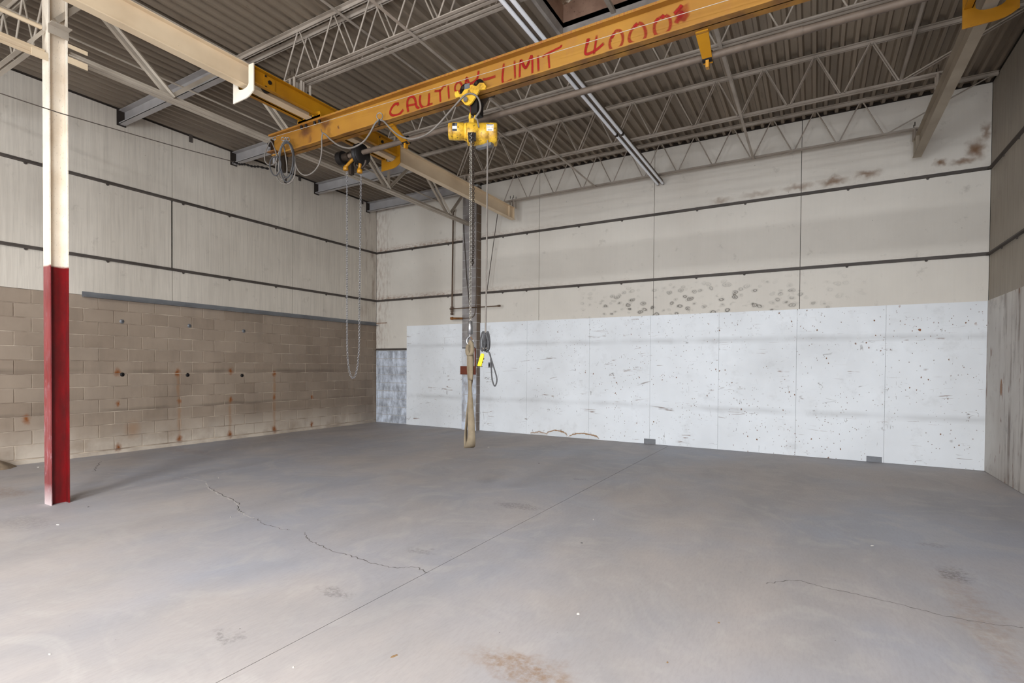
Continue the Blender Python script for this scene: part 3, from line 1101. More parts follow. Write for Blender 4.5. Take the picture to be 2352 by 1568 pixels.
def web(p0, p1, dbl):
    for s in ((1, -1) if dbl else (1,)):
        o_ = .03 * s if dbl else 0
        MB().angle((GX + o_, *p0), (GX + o_, *p1), .045, .006, s, 1).build('web_angle', 'girder', gird)


for i, y in enumerate(bn):
    web((tn[i], GT + .05), (y, GB + .03), True)
    web((y, GB + .03), (tn[i + 1], GT + .05), False)
for y in bn[1:3]:
    MB().bar((GX + .03, y - .03, GB + .04), (GX + .03, y - .03, GT + .05), .04, .03, (1, 0, 0)).build('web_post', 'girder', gird)
MB().bar((GX + .02, -7.35, 5.24), (GX + .04, -7.58, 4.93), .05, .03, (1, 0, 0)).build('web_angle', 'girder', gird)
# ---- the next girder on the near side of the column, passing out of frame
gird2 = empty('roof_girder', (3.02, -9.5, 4.5), 'truss girder left of the column passing out of the frame', 'truss')
for s in (1, -1):
    MB().angle((GX + s * .008, -11.6, 4.53), (GX + s * .008, CY0 - .01, 4.53), .065, .008, s, 1).build('bottom_chord', 'cream', gird2)
    MB().angle((GX + s * .008, -11.6, GT + .10), (GX + s * .008, CY0 - .01, GT + .10), .065, .008, s, -1).build('top_chord', 'cream', gird2)
MB().cyl((3.05, -11.6, 4.80), (3.05, -7.70, 4.80), .022, 10).build('pipe_strut', 'cream', gird2)
MB().bar(onX(99, 72, 3.02), onX(66, 98, 3.02), .03, .02, (1, 0, 0)).build('web_angle', 'girder', gird2)
MB().bar((3.02, -8.6, 4.56), (3.02, -9.5, GT + .05), .05, .03, (1, 0, 0)).build('web_angle', 'girder', gird2)

# ---- open-web roof joists
JB, JT = 4.955, 5.50


def joist(Y, label, x0=3.06, x1=WR - .01, dbl=False, bx0=3.95, bx1=11.16):
    r = empty('roof_joist', ((x0 + x1) / 2, Y, JB), label, 'joist', 'open-web roof joists')
    for s in (1, -1):
        # directions chosen so that the outstanding legs point away from each other
        MB().angle((x0, Y - s * .010, ZR - .002), (x1, Y - s * .012, ZR - .002), .042, .006, s, -1).build('top_chord', 'joist', r)
        MB().angle((bx0, Y - s * .010, JB - .01), (bx1, Y - s * .012, JB - .01), .033, .006, s, 1).build('bottom_chord', 'joist', r)
    nodes = []
    k = 0
    x = 3.97
    while x < 11.2:
        nodes.append((x, JB + .01, 'b'))
        nodes.append((x + .303, JT + .01, 't'))
        x += .6065
    nodes = [q for q in nodes if q[0] < 11.2]
    if nodes[-1][2] == 't':
        nodes.pop()
    path = [(x0 + .02, JT + .02, 't')] + nodes + [(x1 - .03, JT + .02, 't')]
    for a, b_ in zip(path, path[1:]):
        d = .035 if a[2] == 't' else -.035
        for off in ((-.035, .035) if dbl else (0,)):
            MB().cyl((a[0] + (.02 if a[2] == 't' else .02), Y + off, a[1]), (b_[0] - .02, Y + off, b_[1]), .0095, 8).build('web_rod', 'joist', r)
    return r


joist(-.30, 'open-web steel joist nearest the back wall, right under the roof deck')
joist(-1.95, 'open-web steel joist second from the back wall', dbl=True)
joist(-3.80, 'open-web steel joist third from the back wall, just behind the crane bridge')
joist(-5.51, 'rear joist of the paired joists in front of the crane bridge')
joist(-5.64, 'front joist of the paired joists in front of the crane bridge')
# west bay joist at the column line
r = empty('roof_joist', (1.4, -7.6, 4.8), 'short open-web joist between the left wall and the column at upper left', 'joist', 'open-web roof joists')
for s in (1, -1):
    MB().angle((.0, -7.6 - s * .012, 5.47), (2.94, -7.6 - s * .012, 5.47), .05, .007, s, -1).build('top_chord', 'girder', r)
    MB().angle((.3, -7.6 - s * .012, 4.83), (2.50, -7.6 - s * .012, 4.83), .045, .007, s, 1).build('bottom_chord', 'girder', r)
xx = .3
up = False
while xx < 2.4:
    a = (xx, -7.6, 4.84 if not up else 5.44)
    b_ = (xx + .28, -7.6, 5.44 if not up else 4.84)
    MB().cyl(a, b_, .011, 8).build('web_rod', 'girder', r)
    up = not up
    xx += .28
MB().cyl((2.52, -7.6, 4.84), (2.94, -7.6, 5.44), .011, 8).build('web_rod', 'girder', r)

# ---- channel purlins between the left wall and the girder
for Y, lab in ((-.26, 'grey channel purlin tight against the back wall in the left bay'), (-1.83, 'grey channel purlin second from the back wall in the left bay'),
               (-3.77, 'grey channel purlin just left of the coiled crane cable'), (-5.66, 'grey channel purlin nearest the column in the left bay')):
    pr = empty('channel_purlin', (1.5, Y, 5.32), lab, 'purlin', 'channel purlins of the left bay')
    z0, z1 = 5.315, ZR - .005
    MB().box((.001, Y, z0), (3.0, Y + .006, z1)).build('web', 'purlin', pr)
    MB().box((.001, Y, z0), (3.0, Y - .085, z0 + .007)).build('lower_flange', 'purlin', pr)
    MB().box((.001, Y, z1 - .007), (3.0, Y - .085, z1)).build('upper_flange', 'purlin', pr)
    MB().box((.001, Y - .085, z0), (3.0, Y - .080, z0 + .022)).build('lip', 'purlin', pr)
    MB().box((.0, Y - .11, z0 - .02), (.012, Y + .02, z1)).build('end_plate', 'gap', pr)

# ---- bridging lines across the joists
for X, z, lab in ((6.05, 4.93, 'angle bridging along the joist bottoms left of the strip lights'), (8.83, 4.93, 'angle bridging along the joist bottoms right of the strip lights'),
                  (5.0, 5.47, 'rod bridging under the joist tops over the hoist side of the crane'), (8.70, 5.47, 'angle bridging under the joist tops right of the strip lights'),
                  (10.74, 5.47, 'angle bridging under the joist tops near the right runway')):
    b = MB()
    b.angle((X, -9.5, z), (X, -.3 if z < 5 else -.8, z), .035, .005, 1, 1)
    tag(b.build('bridging_angle', 'joist', at=(X, -5, z)), lab, 'brace', 'bridging angles across the joists')
b = MB()
xq = onZ(280, 138, 5.296).x
b.cyl((xq, -9, 5.296), (xq, -.1, 5.296), .014, 8)
tag(b.build('bridging_rod', 'girder', at=(xq, -5, 5.296)), 'thin pipe running under the deck of the left bay', 'pipe')

# ---- crane runway beams
RZ0, RZ1 = 4.55, 4.80


def runway(X, y0, y1, lab, paint):
    r = empty('runway_beam', (X, (y0 + y1) / 2, RZ0), lab, 'beam', 'crane runway beams')
    fw = .051
    MB().box((X - fw, y0, RZ1 - .011), (X + fw, y1, RZ1)).build('top_flange', paint, r)
    MB().box((X - fw, y0, RZ0), (X + fw, y1, RZ0 + .011)).build('bottom_flange', paint, r)
    MB().box((X - .004, y0, RZ0 + .011), (X + .004, y1, RZ1 - .011)).build('web', paint, r)
    for y in (y1 - .03, y1 - .22):
        MB().box((X - fw + .004, y - .012, RZ0 + .011), (X + fw - .004, y, RZ1 - .011)).build('stiffener', paint, r)
    for Y in (-.30, -1.95, -3.80, -5.51, -5.64):
        for dx in (-.04, .04):
            for dy in (-.05, .05):
                h_ = MB().cyl((X + dx, Y + dy, RZ1), (X + dx, Y + dy, JB - .012), .017, 10).build('hanger_spacer', 'joist', r)
                MB().cyl((X + dx, Y + dy, JB + .036), (X + dx, Y + dy, JB + .09), .006, 6).build('hanger_bolt', 'darksteel', r)
    return r


RXL, RXR = 4.22, 11.03
runway(RXL, -10.5, -.29, 'cream runway beam on the left that carries the crane end truck', 'cream')
runway(RXR, -10.5, -.27, 'shade-toned runway beam at upper right near the right wall', 'runway_shaded')

# ================================================================ CRANE
YB, BZ0, BZ1, BW = -5.37, 4.235, 4.53, .07
crane = empty('bridge_crane', (7.5, YB, BZ0), 'amber overhead bridge crane beam with red sprayed load limit lettering', 'crane')
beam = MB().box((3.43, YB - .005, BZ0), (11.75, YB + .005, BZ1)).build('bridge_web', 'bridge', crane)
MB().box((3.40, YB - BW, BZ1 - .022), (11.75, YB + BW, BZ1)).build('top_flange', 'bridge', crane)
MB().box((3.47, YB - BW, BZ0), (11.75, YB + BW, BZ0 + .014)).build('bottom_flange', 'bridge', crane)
# end stop hardware at the left end of the beam
MB().box((3.425, YB - .055, 4.30), (3.437, YB + .055, 4.47)).build('end_plate', 'darksteel', crane)
MB().cyl((3.43, YB - .03, 4.42), (3.36, YB - .03, 4.42), .03, 10).build('stop_bolt', 'black', crane)
MB().cyl((3.43, YB - .03, 4.34), (3.36, YB - .03, 4.34), .02, 10).build('stop_bolt', 'zinc', crane)
MB().box((3.40, YB - .09, 4.285), (3.56, YB + .02, 4.297)).build('stop_plate', 'rustpipe', crane)
MB().cyl((3.46, YB - .02, 4.28), (3.46, YB - .02, 4.14), .025, 10).build('stop_bolt', 'zinc', crane)
MB().cyl((3.52, YB + .01, 4.10), (3.52, YB + .01, 4.05), .045, 12).build('limit_switch', 'black', crane)
MB().cyl((3.53, YB - .03, 4.11), (3.53, YB - .03, 4.14), .022, 10).build('limit_switch_cap', 'zinc', crane)
MB().box((3.58, YB - .02, 4.02), (3.66, YB + .04, 4.22)).build('junction_box', 'darksteel', crane)


def stroke(parent, pts, w, a=1.0, closed=False, name='painted_letter'):
    """sprayed stroke on the near face of the web; pts are 3-D"""
    b = MB()
    for st, ww, aa in pts:
        q = spline(st, 8)
        vs = []
        n = len(q)
        for i, p in enumerate(q):
            t = (q[min(i + 1, n - 1)] - q[max(i - 1, 0)]).normalized()
            nn = Vector((-t.z, 0, t.x))
            hw = ww * .5
            vs += [p - nn * hw, p + nn * hw]
        base = len(b.v)
        # rounded feathered ends
        b.add(vs, [(2 * i, 2 * i + 1, 2 * i + 3, 2 * i + 2) for i in range(n - 1)])
        for i in range(n):
            e = aa * min(1.0, (min(i, n - 1 - i) + .35) / 2.0)
            b.uv[base + 2 * i] = (e, 0)
            b.uv[base + 2 * i + 1] = (e, 1)
    return b.build(name, 'spray', parent)


YW = YB - .0062
_lay = [0]


def cropf(x0, y0, s):
    def f(u, v):
        return onY(x0 + u / s, y0 + v / s, YW)
    return f


cB, cH, cC, cD, c3 = cropf(880, 180, 6.533), cropf(980, 160, 8.7125), cropf(1160, 80, 7.84), cropf(1380, 0, 9.8), cropf(1000, 0, 3.92)


def letter(*strokes):
    out = []
    for cf, pl, w, a in strokes:
        _lay[0] += 1
        off = Vector((0, -.00004 * _lay[0], 0))
        out.append(([cf(*p) + off for p in pl], w, a))
    o = stroke(beam, out, 0)
    return o


SW = .043
letter((cB, [(238, 378), (180, 385), (130, 440), (105, 510), (130, 550), (190, 555), (250, 530), (305, 465)], SW, 1), (cB, [(205, 402), (238, 372)], SW * 1.1, 1))
letter((cB, [(378, 510), (362, 400), (372, 320), (420, 272), (468, 292), (490, 360), (500, 420), (545, 455)], SW, 1), (cB, [(350, 412), (495, 385)], SW * .8, .9))
letter((cB, [(560, 245), (550, 340), (575, 420), (630, 435), (680, 390), (690, 215)], SW, 1), (cB, [(676, 400), (745, 375)], SW * .7, .9))
letter((cB, [(765, 192), (860, 180), (905, 118), (945, 112)], SW * .8, .9), (cB, [(850, 160), (862, 370)], SW * .8, 1))
letter((cB, [(975, 100), (990, 315)], SW * .8, 1))
letter((cH, [(650, 240), (590, 290), (565, 360), (580, 430), (640, 440), (690, 380), (700, 300), (650, 240)], SW * .8, .9))
letter((cH, [(775, 300), (800, 165), (860, 280), (1005, 185), (1040, 15)], SW * .9, 1))
letter((cH, [(1115, 195), (1200, 188), (1390, 128)], SW * .9, .85))
letter((c3, [(617, 565), (608, 742), (692, 716)], SW * .85, 1))
letter((cC, [(170, 455), (182, 800)], SW * .7, 1))
letter((cC, [(262, 800), (282, 460), (372, 595), (480, 378), (492, 730)], SW * .8, 1), (cC, [(300, 490), (372, 595), (440, 470)], SW * .9, .9))
letter((cC, [(592, 365), (604, 665)], SW * .8, 1))
letter((cC, [(672, 405), (740, 352), (900, 270), (1000, 218), (1014, 180)], SW * .7, 1), (cC, [(780, 335), (802, 630)], SW * .7, 1))
letter((cC, [(1505, 60), (1450, 335), (1620, 285), (1785, 148)], SW * .9, 1), (cC, [(1652, 0), (1600, 378)], SW * .75, 1), (cC, [(1505, 60), (1475, 190)], SW * 1.1, 1), (cC, [(1695, 338), (1765, 328)], SW * .6, 1))
Z1 = [(300, 740), (220, 880), (200, 1010), (240, 1110), (340, 1110), (440, 1040), (490, 930), (490, 800), (440, 700), (360, 690), (300, 740)]
letter((cD, Z1, SW * .85, .75), (cD, [(320, 730), (240, 870)], SW * .9, 1))
Z2 = [(815, 540), (720, 640), (650, 780), (640, 900), (720, 970), (860, 960), (960, 900), (1010, 780), (990, 640), (920, 540), (840, 520)]
letter((cD, Z2, SW * .9, .75), (cD, [(835, 525), (745, 610)], SW * 1.2, 1))
Z3 = [(1420, 350), (1300, 420), (1220, 520), (1205, 680), (1250, 790), (1360, 790), (1480, 740), (1550, 640), (1570, 520), (1540, 400), (1450, 340)]
letter((cD, Z3, SW * .9, .75), (cD, [(1430, 330), (1370, 430)], SW * 1.2, 1), (cD, [(1300, 410), (1215, 520)], SW * 1.1, 1))
letter((cD, [(1830, 110), (1760, 200), (1650, 320)], SW * 1.2, 1), (cD, [(1850, 250), (1780, 370), (1690, 530)], SW * 1.5, .8), (cD, [(1720, 250), (1800, 330), (1950, 420)], SW * 2.4, .45),
       (cD, [(1850, 120), (1880, 300), (1800, 480)], SW * 2.6, .4))


# ---- end trucks
def end_truck(X, lab, seen):
    y0, y1 = -6.31, -3.98
    r = MB()
    cz0, cz1 = 4.562, 4.745
    for s in (1, -1):
        xi = X + s * .115
        m = MB()
        m.box((xi, y0, cz0), (xi + s * .007, y1, cz1))
        m.box((xi, y0, cz0), (xi + s * .06, y1, cz0 + .009))
        m.box((xi, y0, cz1 - .009), (xi + s * .06, y1, cz1))
        if s == 1:
            root = m.build('end_truck', 'yellow', crane)
            root['label'] = lab
        else:
            m.build('channel', 'yellow', root)
        for yw in (y0 + .22, y1 - .32):
            MB().box((xi + s * .008, yw - .07, cz0 + .02), (xi + s * .02, yw + .07, cz1 - .02)).build('axle_plate', 'yellow', root)
            MB().cyl((xi + s * .018, yw, cz0 + .10), (xi + s * .034, yw, cz0 + .10), .022, 12).build('axle_nut', 'black', root)
            for dz in (.03, .15):
                MB().cyl((xi + s * .02, yw - .05, cz0 + dz), (xi + s * .03, yw - .05, cz0 + dz), .012, 6).build('bolt', 'darksteel', root)
            xw = X + s * .075
            MB().cyl((xw - .02, yw, RZ0 + .072), (xw + .02, yw, RZ0 + .072), .058, 20).build('wheel', 'black', root)
    # U-shaped stop plates at both ends
    for y, mat in ((y0, 'whiteplate' if seen else 'yellow'), (y1, 'yellow')):
        d = -.012 if y == y0 else .012
        pts = [(X - .185, 4.76), (X - .185, 4.40)]
        for i in range(9):
            a = i / 8
            pts.append((X - .185 + .37 * a, 4.40 + .010 * a + .055 * max(0, (a - .6) / .4) ** 2))
        pts.append((X + .185, 4.76))
        pts.append((X + .10, 4.76))
        for i in range(9):
            a = math.pi * i / 8
            pts.append((X + .10 * math.cos(a), 4.56 - .045 * math.sin(a)))
        pts.append((X - .10, 4.76))
        pl = MB().poly([(px, y, pz) for px, pz in pts], (0, d, 0)).build('stop_plate', mat, root)
        for dx, dz in ((-.11, 4.46), (-.11, 4.52), (.11, 4.48), (.11, 4.54)) if mat == 'yellow' else ():
            MB().cyl((X + dx, y + (d if d > 0 else d), dz - .02), (X + dx, y + d * 1.9, dz - .02), .008, 6).build('bolt', 'zinc', root)
    # bolting plate on the bridge
    m = MB().poly([(X - .22, YB - .075, 4.532), (X - .22, YB - .075, 4.58), (X - .05, YB - .075, 4.63), (X + .20, YB - .075, 4.60), (X + .22, YB - .075, 4.532)], (0, .01, 0))
    m.build('bolting_plate', 'yellow', root)
    MB().box((X - .21, YB - .075, 4.531), (X + .21, YB + .075, 4.560)).build('spacer_plate', 'yellow', root)
    for dx in (-.17, -.08, .08, .17):
        MB().cyl((X + dx, YB - .055, 4.505), (X + dx, YB - .055, 4.475), .017, 8).build('bolt_nut', 'black', root)
        MB().cyl((X + dx, YB - .055, 4.475), (X + dx, YB - .055, 4.462), .009, 8).build('bolt_end', 'zinc', root)
    for dx in (-.12, .05):
        MB().cyl((X + dx, YB - .075, 4.575), (X + dx, YB - .083, 4.575), .010, 6).build('bolt_end', 'zinc', root)
    return root


end_truck(RXL, 'yellow double-channel end truck riding the left runway', True)
end_truck(RXR, 'yellow end truck riding the right runway', False)

# ---- drive shaft, brackets and hand chain wheel behind the bridge
YS = -5.06
pS = onY(930, 322, YS)
ZSH = (onY(930, 322, YS).z + onY(1350, 215, YS).z + onY(1900, 47, YS).z) / 3
MB().cyl((4.40, YS, ZSH), (11.3, YS, ZSH), .031, 14).build('drive_shaft', 'shaft', crane)
MB().cyl((8.0 + 1.55, YS, ZSH), (8.0 + 1.66, YS, ZSH), .037, 14).build('shaft_coupling', 'shaft', crane)
for x in (onY(932, 318, YS).x, onY(1624, 120, YS).x):
    b = MB().poly([(x - .045, YB + .06, BZ0 - .001), (x + .055, YB + .06, BZ0 - .001), (x + .045, YS + .02, ZSH - .035), (x - .03, YS + .02, ZSH - .035)], (0, 0, -.016))
    o = b.build('shaft_bracket', 'yellow', crane)
    MB().box((x - .045, YB + .03, BZ0 - .014), (x + .055, YB + .09, BZ0 - .001)).build('bracket_foot', 'yellow', o)
    MB().cyl((x - .035, YS, ZSH), (x + .045, YS, ZSH), .047, 16).build('bearing', 'black', o)
    MB().box((x - .006, YS - .03, ZSH - .10), (x + .02, YS + .02, ZSH - .04)).build('bearing_tab', 'yellow', o)
# gear end and pocket wheel
whx = onY(830, 345, YS).x
g_ = MB().cyl((4.34, YS, ZSH), (4.42, YS, ZSH), .085, 20).build('drive_pinion', 'black', crane)
MB().cyl((4.42, YS, ZSH), (4.52, YS, ZSH), .05, 16).build('pinion_hub', 'darksteel', g_)
wh = MB()
wh.lathe((whx - .05, YS, ZSH - .02), (1, 0, 0), [(0, .03), (.002, .13), (.02, .135), (.032, .105), (.048, .105), (.06, .135), (.078, .13), (.08, .03)], 28)
wheel = wh.build('hand_chain_wheel', 'black', crane)
hcL, hcR = onY(797, 392, YS), onY(829, 398, YS)
for q, s in ((hcL, -1), (hcR, 1)):
    b = MB()
    b.tube(spline([(whx - .01, YS, ZSH), ((whx + q.x) / 2 + s * .01, YS - .02, (ZSH + q.z) / 2 + .02), (q.x - s * .005, YS - .02, q.z + .045)], 5), [.02] * 10 + [.028], 8)
    b.lathe((q.x, YS - .02, q.z + .05), (0, 0, -1), [(0, .02), (.01, .033), (.05, .036), (.055, .02)], 12)
    b.build('chain_guide', 'yellow', wheel)
MB().box((whx - .22, YS - .01, ZSH - .24), (whx - .17, YS + .04, ZSH + .06)).build('guide_arm', 'darksteel', wheel)
b = MB()
b.tube([Vector((whx - .02 + .10 * math.cos(a), YS, ZSH - .11 + .09 * math.sin(a))) for a in [math.pi + k * math.pi / 8 for k in range(9)]], .017, 8)
b.build('guide_loop', 'darksteel', wheel)

# ---- hand chain loop
hb = onY(812, 868, YS)
pth = [hcL] + [hcL.lerp(Vector((hcL.x + .008, YS, hb.z + .75)), t / 10) for t in range(1, 11)]
wL, wR = Vector((hcL.x + .008, YS, hb.z + .75)), Vector((hcR.x - .02, YS, hb.z + .75))
mid = (wL + wR) / 2
pth += [Vector((wL.x + (wR.x - wL.x) * (1 - math.cos(math.pi * k / 20)) / 2, YS, hb.z + .75 - .75 * math.sin(math.pi * k / 20) ** .6)) for k in range(1, 20)]
pth += [wR.lerp(hcR, t / 10) for t in range(0, 11)]
b = MB()
chain_links(b, pth, .0235, .0105, .0031, 10, 5)
tag(b.build('hand_chain', 'zinc', at=hb), 'thin silver hand chain loop hanging from the crane drive wheel', 'chain')

# ---- trolley on the bridge
trol = empty('hoist_trolley', onY(1085, 225, YB), 'yellow push trolley with black wheels on the crane beam', 'trolley')
YT = YB - .092
cT = cropf(980, 160, 8.7125)


def hp(u, v, Y):
    return onY(980 + u / 8.7125, 160 + v / 8.7125, Y)


outline = [(700, 480), (785, 350), (900, 300), (990, 330), (1055, 262), (1140, 262), (1185, 325), (1160, 395), (1055, 400), (975, 545), (895, 665), (825, 715), (765, 698),
           (695, 615), (655, 540), (585, 562), (560, 500), (565, 440), (625, 425), (655, 495)]
pl = MB().poly([hp(u, v, YT) for u, v in outline], (0, .018, 0)).build('side_plate', 'hoist', trol)
zsh = hp(830, 600, YT)
far = MB().poly([hp(u, v, YT) + Vector((0, .165, 0)) for u, v in outline], (0, .018, 0)).build('side_plate', 'darksteel', trol)
for u, v in ((735, 370), (1005, 275)):
    c0 = hp(u, v, YT)
    for yy_, d in ((YB - .055, .03), (YB + .025, .03)):
        MB().lathe((c0.x, yy_ - .012, BZ0 + .014 + .052), (0, 1, 0), [(0, .01), (.001, .064), (.012, .064), (.014, .052), (.038, .05), (.039, .01)], 22).build('wheel', 'black', trol)
    MB().cyl((c0.x, YT - .014, c0.z), (c0.x, YT + .02, c0.z), .016, 10).build('axle_bolt', 'darksteel', trol)
for u, v in ((800, 610),):
    c0 = hp(u, v, YT)
    MB().cyl((c0.x, YT - .02, c0.z), (c0.x, YT + .19, c0.z), .017, 12).build('load_pin', 'zinc', trol)
    MB().cyl((c0.x, YT - .026, c0.z), (c0.x, YT - .012, c0.z), .027, 6).build('pin_nut', 'zinc', trol)
    pin = c0
MB().box((pin.x + .02, YB - .05, pin.z + .012), (pin.x + .10, YB + .07, pin.z - .13)).build('yoke_plate', 'black', trol)
o = MB().box((pin.x - .004, YB - .02, pin.z - .005), (pin.x + .012, YB + .015, pin.z - .10)).build('yoke_strap', 'redpaint', trol)
a0 = hp(790, 330, YT)
MB().box((a0.x - .02, YT - .004, a0.z - .03), (a0.x + .045, YT, a0.z + .02)).build('name_plate', 'labelgrey', trol)

# ---- electric chain hoist
HC = onY(1086, 304, YB)
AX = Vector((C_R.x, C_R.y, 0)).normalized()
TO = Vector((AX.y, -AX.x, 0))          # towards the viewer side
hoist = empty('chain_hoist', (HC.x, HC.y, HC.z - .12), 'scuffed yellow electric chain hoist hanging below the trolley', 'hoist')


def hpt(t, side=0.0, up_=0.0):
    return HC + AX * t + TO * side + Vector((0, 0, up_))


R1, R2 = .086, .112
MB().lathe(hpt(-.253, 0, .008), AX, [(0, .05), (.003, .078), (.010, R1 - .004), (.05, R1), (.052, R1 - .003), (.056, R1), (.16, R1), (.163, R1 - .005)], 32).build('motor_housing', 'hoist', hoist)
MB().lathe(hpt(-.09, 0, .002), AX, [(0, R1 - .008), (.002, R1 - .002), (.02, R1 + .004), (.03, .094), (.033, .09)], 32).build('adapter_ring', 'hoist', hoist)
MB().lathe(hpt(-.058, 0, -.020), AX, [(0, .06), (.004, R2 - .004), (.01, R2), (.12, R2), (.122, R2 - .004), (.126, R2)], 32).build('gear_case', 'hoist', hoist)
MB().lathe(hpt(.068, 0, -.022), AX, [(0, R2 - .006), (.003, R2), (.10, R2 + .002), (.104, R2 - .003), (.108, R2 + .002), (.178, R2 + .001), (.186, R2 - .012), (.187, .03)], 32).build('control_housing', 'hoist', hoist)
MB().box(hpt(.0, 0, 0) + Vector((-.03, -.03, R1 - .012)), hpt(.0, 0, 0) + Vector((.03, .03, R1 + .045))).build('suspension_lug', 'hoist', hoist)
b = MB()
b.poly([hpt(-.045, R2 - .025, -.02), hpt(.04, R2 - .025, -.02), hpt(.04, R2 - .02, -.13), hpt(-.035, R2 - .02, -.14)], TO * .02)
b.build('chain_guide', 'black', hoist)
MB().box(hpt(.03, -.02, -.128), hpt(.22, .03, -.16)).build('chain_bin_lip', 'labelgrey', hoist)


def surf_label(t0, t1, z0, z1, r, cz, lift=.0012):
    """label wrapped on the curved housing"""
    n = 6
    b_ = MB()
    vs = []
    for i in range(n + 1):
        dz = z0 + (z1 - z0) * i / n
        a = math.asin(max(-.99, min(.99, dz / r)))
        for t in (t0, t1):
            vs.append(hpt(t, math.cos(a) * (r + lift), cz + math.sin(a) * (r + lift)))
    b_.add(vs, [(2 * i, 2 * i + 1, 2 * i + 3, 2 * i + 2) for i in range(n)])
    return b_


lb = surf_label(.148, .218, -.012, .062, R2 + .002, -.022).build('inspection_sticker', 'label', hoist)
lb['label'] = 'white sticker reading 2018'
surf_label(.152, .214, .050, .057, R2 + .002, -.022, .0022).build('sticker_line', 'ink', lb)
surf_label(.160, .206, -.006, .000, R2 + .002, -.022, .0022).build('sticker_line', 'ink', lb)
lb2 = surf_label(-.205, -.155, -.03, .06, R1, .008).build('rating_label', 'labelgrey', hoist)
surf_label(-.203, -.157, -.010, .016, R1, .008, .0022).build('label_band', 'label', lb2)
surf_label(-.203, -.157, -.029, -.012, R1, .008, .0022).build('label_band', 'ink', lb2)
surf_label(-.203, -.180, .020, .058, R1, .008, .0022).build('label_band', 'ink', lb2)


def text_obj(txt, size, origin, right, upv, mat, parent, name):
    cu = bpy.data.curves.new('text_tmp', 'FONT')
    cu.body = txt
    cu.size = size
    cu.align_x = 'CENTER'
    cu.align_y = 'CENTER'
    cu.extrude = .0004
    to = bpy.data.objects.new('text_tmp', cu)
    COL.objects.link(to)
    dg = bpy.context.evaluated_depsgraph_get()
    me = bpy.data.meshes.new_from_object(to.evaluated_get(dg))
    bpy.data.objects.remove(to, do_unlink=True)
    nrm = right.cross(upv)
    mb = MB()
    mb.v = [origin + right * v.co.x + upv * v.co.y + nrm * v.co.z for v in me.vertices]
    mb.f = [tuple(p_.vertices) for p_ in me.polygons]
    return mb.build(name, mat, parent)


_a = math.asin(.024 / (R2 + .002))
_rt = AX
_up = Vector((0, 0, math.cos(_a))) - TO * math.sin(_a)
text_obj('2018', .030, hpt(.183, math.cos(_a) * (R2 + .0055), -.022 + .024), _rt, _up, 'inkorange', lb, 'sticker_number')

# top hook between trolley and hoist
hk = Vector((HC.x, YB, HC.z + R1 + .04))
ztop = pin.z - .05
b = MB()
pts = []
for k in range(15):
    a = math.radians(100 + k * 20)
    pts.append(Vector((pin.x + .012 + .034 * math.cos(a), YB, (ztop + hk.z) / 2 - .02 + .048 * math.sin(a))))
b.tube(pts, [.012 + .004 * math.sin(math.pi * k / 14) for k in range(15)], 10)
b.tube([pts[0], (pts[0] + Vector((.004, 0, .05)))], .012, 10)
b.build('top_hook', 'hoist', hoist)

# load chain: working fall and slack fall
cp = onY(1084, 322, YB)
top = hpt(-.01, R2 - .004, -.05)
end = onY(1080, 737, YB)
path = [top] + [top.lerp(end, k / 40) for k in range(1, 41)]
b = MB()
chain_links(b, path, .0205, .0115, .0037, 12, 6)
b.build('load_chain', 'chain', hoist)
sl = onY(1084, 600, YB)
path = [top + AX * .02 + TO * .004, top + AX * .024 + Vector((0, 0, -.3)), Vector((sl.x + .014, sl.y, sl.z + .06)), Vector((sl.x + .004, sl.y - .006, sl.z)), Vector((sl.x - .004, sl.y, sl.z + .03))]
b = MB()
chain_links(b, spline(path, 10), .0205, .0115, .0037, 12, 6, .5)
b.build('slack_chain', 'darksteel', hoist)
# bottom block and hook
e0 = end
z1_ = onY(1079, 767, YB).z
MB().lathe(Vector((e0.x, YB, e0.z)), (0, 0, -1), [(0, .012), (.004, .024), (.05, .025), (.058, .027), (e0.z - z1_, .027), (e0.z - z1_ + .004, .014)], 20).build('hook_block', 'zinc', hoist)
b = MB()
b.cyl((e0.x, YB, z1_), (e0.x, YB, z1_ - .03), .010, 10)
pts = []
for k in range(17):
    a = math.radians(95 + k * 17.5)
    pts.append(Vector((e0.x + .040 * math.cos(a), YB, z1_ - .072 + .046 * math.sin(a))))
b.tube(pts, [.009 + .006 * math.sin(math.pi * min(1, k / 14)) for k in range(17)], 10)
hkb = b.build('load_hook', 'zinc', hoist)
b = MB()
b.tube([(e0.x, YB, z1_ - .02), (e0.x + .03, YB, z1_ - .06), (e0.x + .040, YB, z1_ - .075)], .004, 6)
b.build('safety_latch', 'rustpipe', hkb)

# ---- lifting sling hung on the hook
zh = z1_ - .105


def ribbon(rows, th):
    """rows: (center, half-width vector); gives a strap of thickness th"""
    b_ = MB()
    vs = []
    n = len(rows)
    for i, (c, w) in enumerate(rows):
        t = (rows[min(i + 1, n - 1)][0] - rows[max(i - 1, 0)][0]).normalized()
        nr = w.cross(t).normalized() * th / 2
        vs += [c - w - nr, c + w - nr, c + w + nr, c - w + nr]
    fs = []
    for i in range(n - 1):
        for k in range(4):
            l = (k + 1) % 4
            fs.append((4 * i + k, 4 * i + l, 4 * i + 4 + l, 4 * i + 4 + k))
    fs += [(3, 2, 1, 0), (4 * n - 4, 4 * n - 3, 4 * n - 2, 4 * n - 1)]
    return b_.add(vs, fs, True)


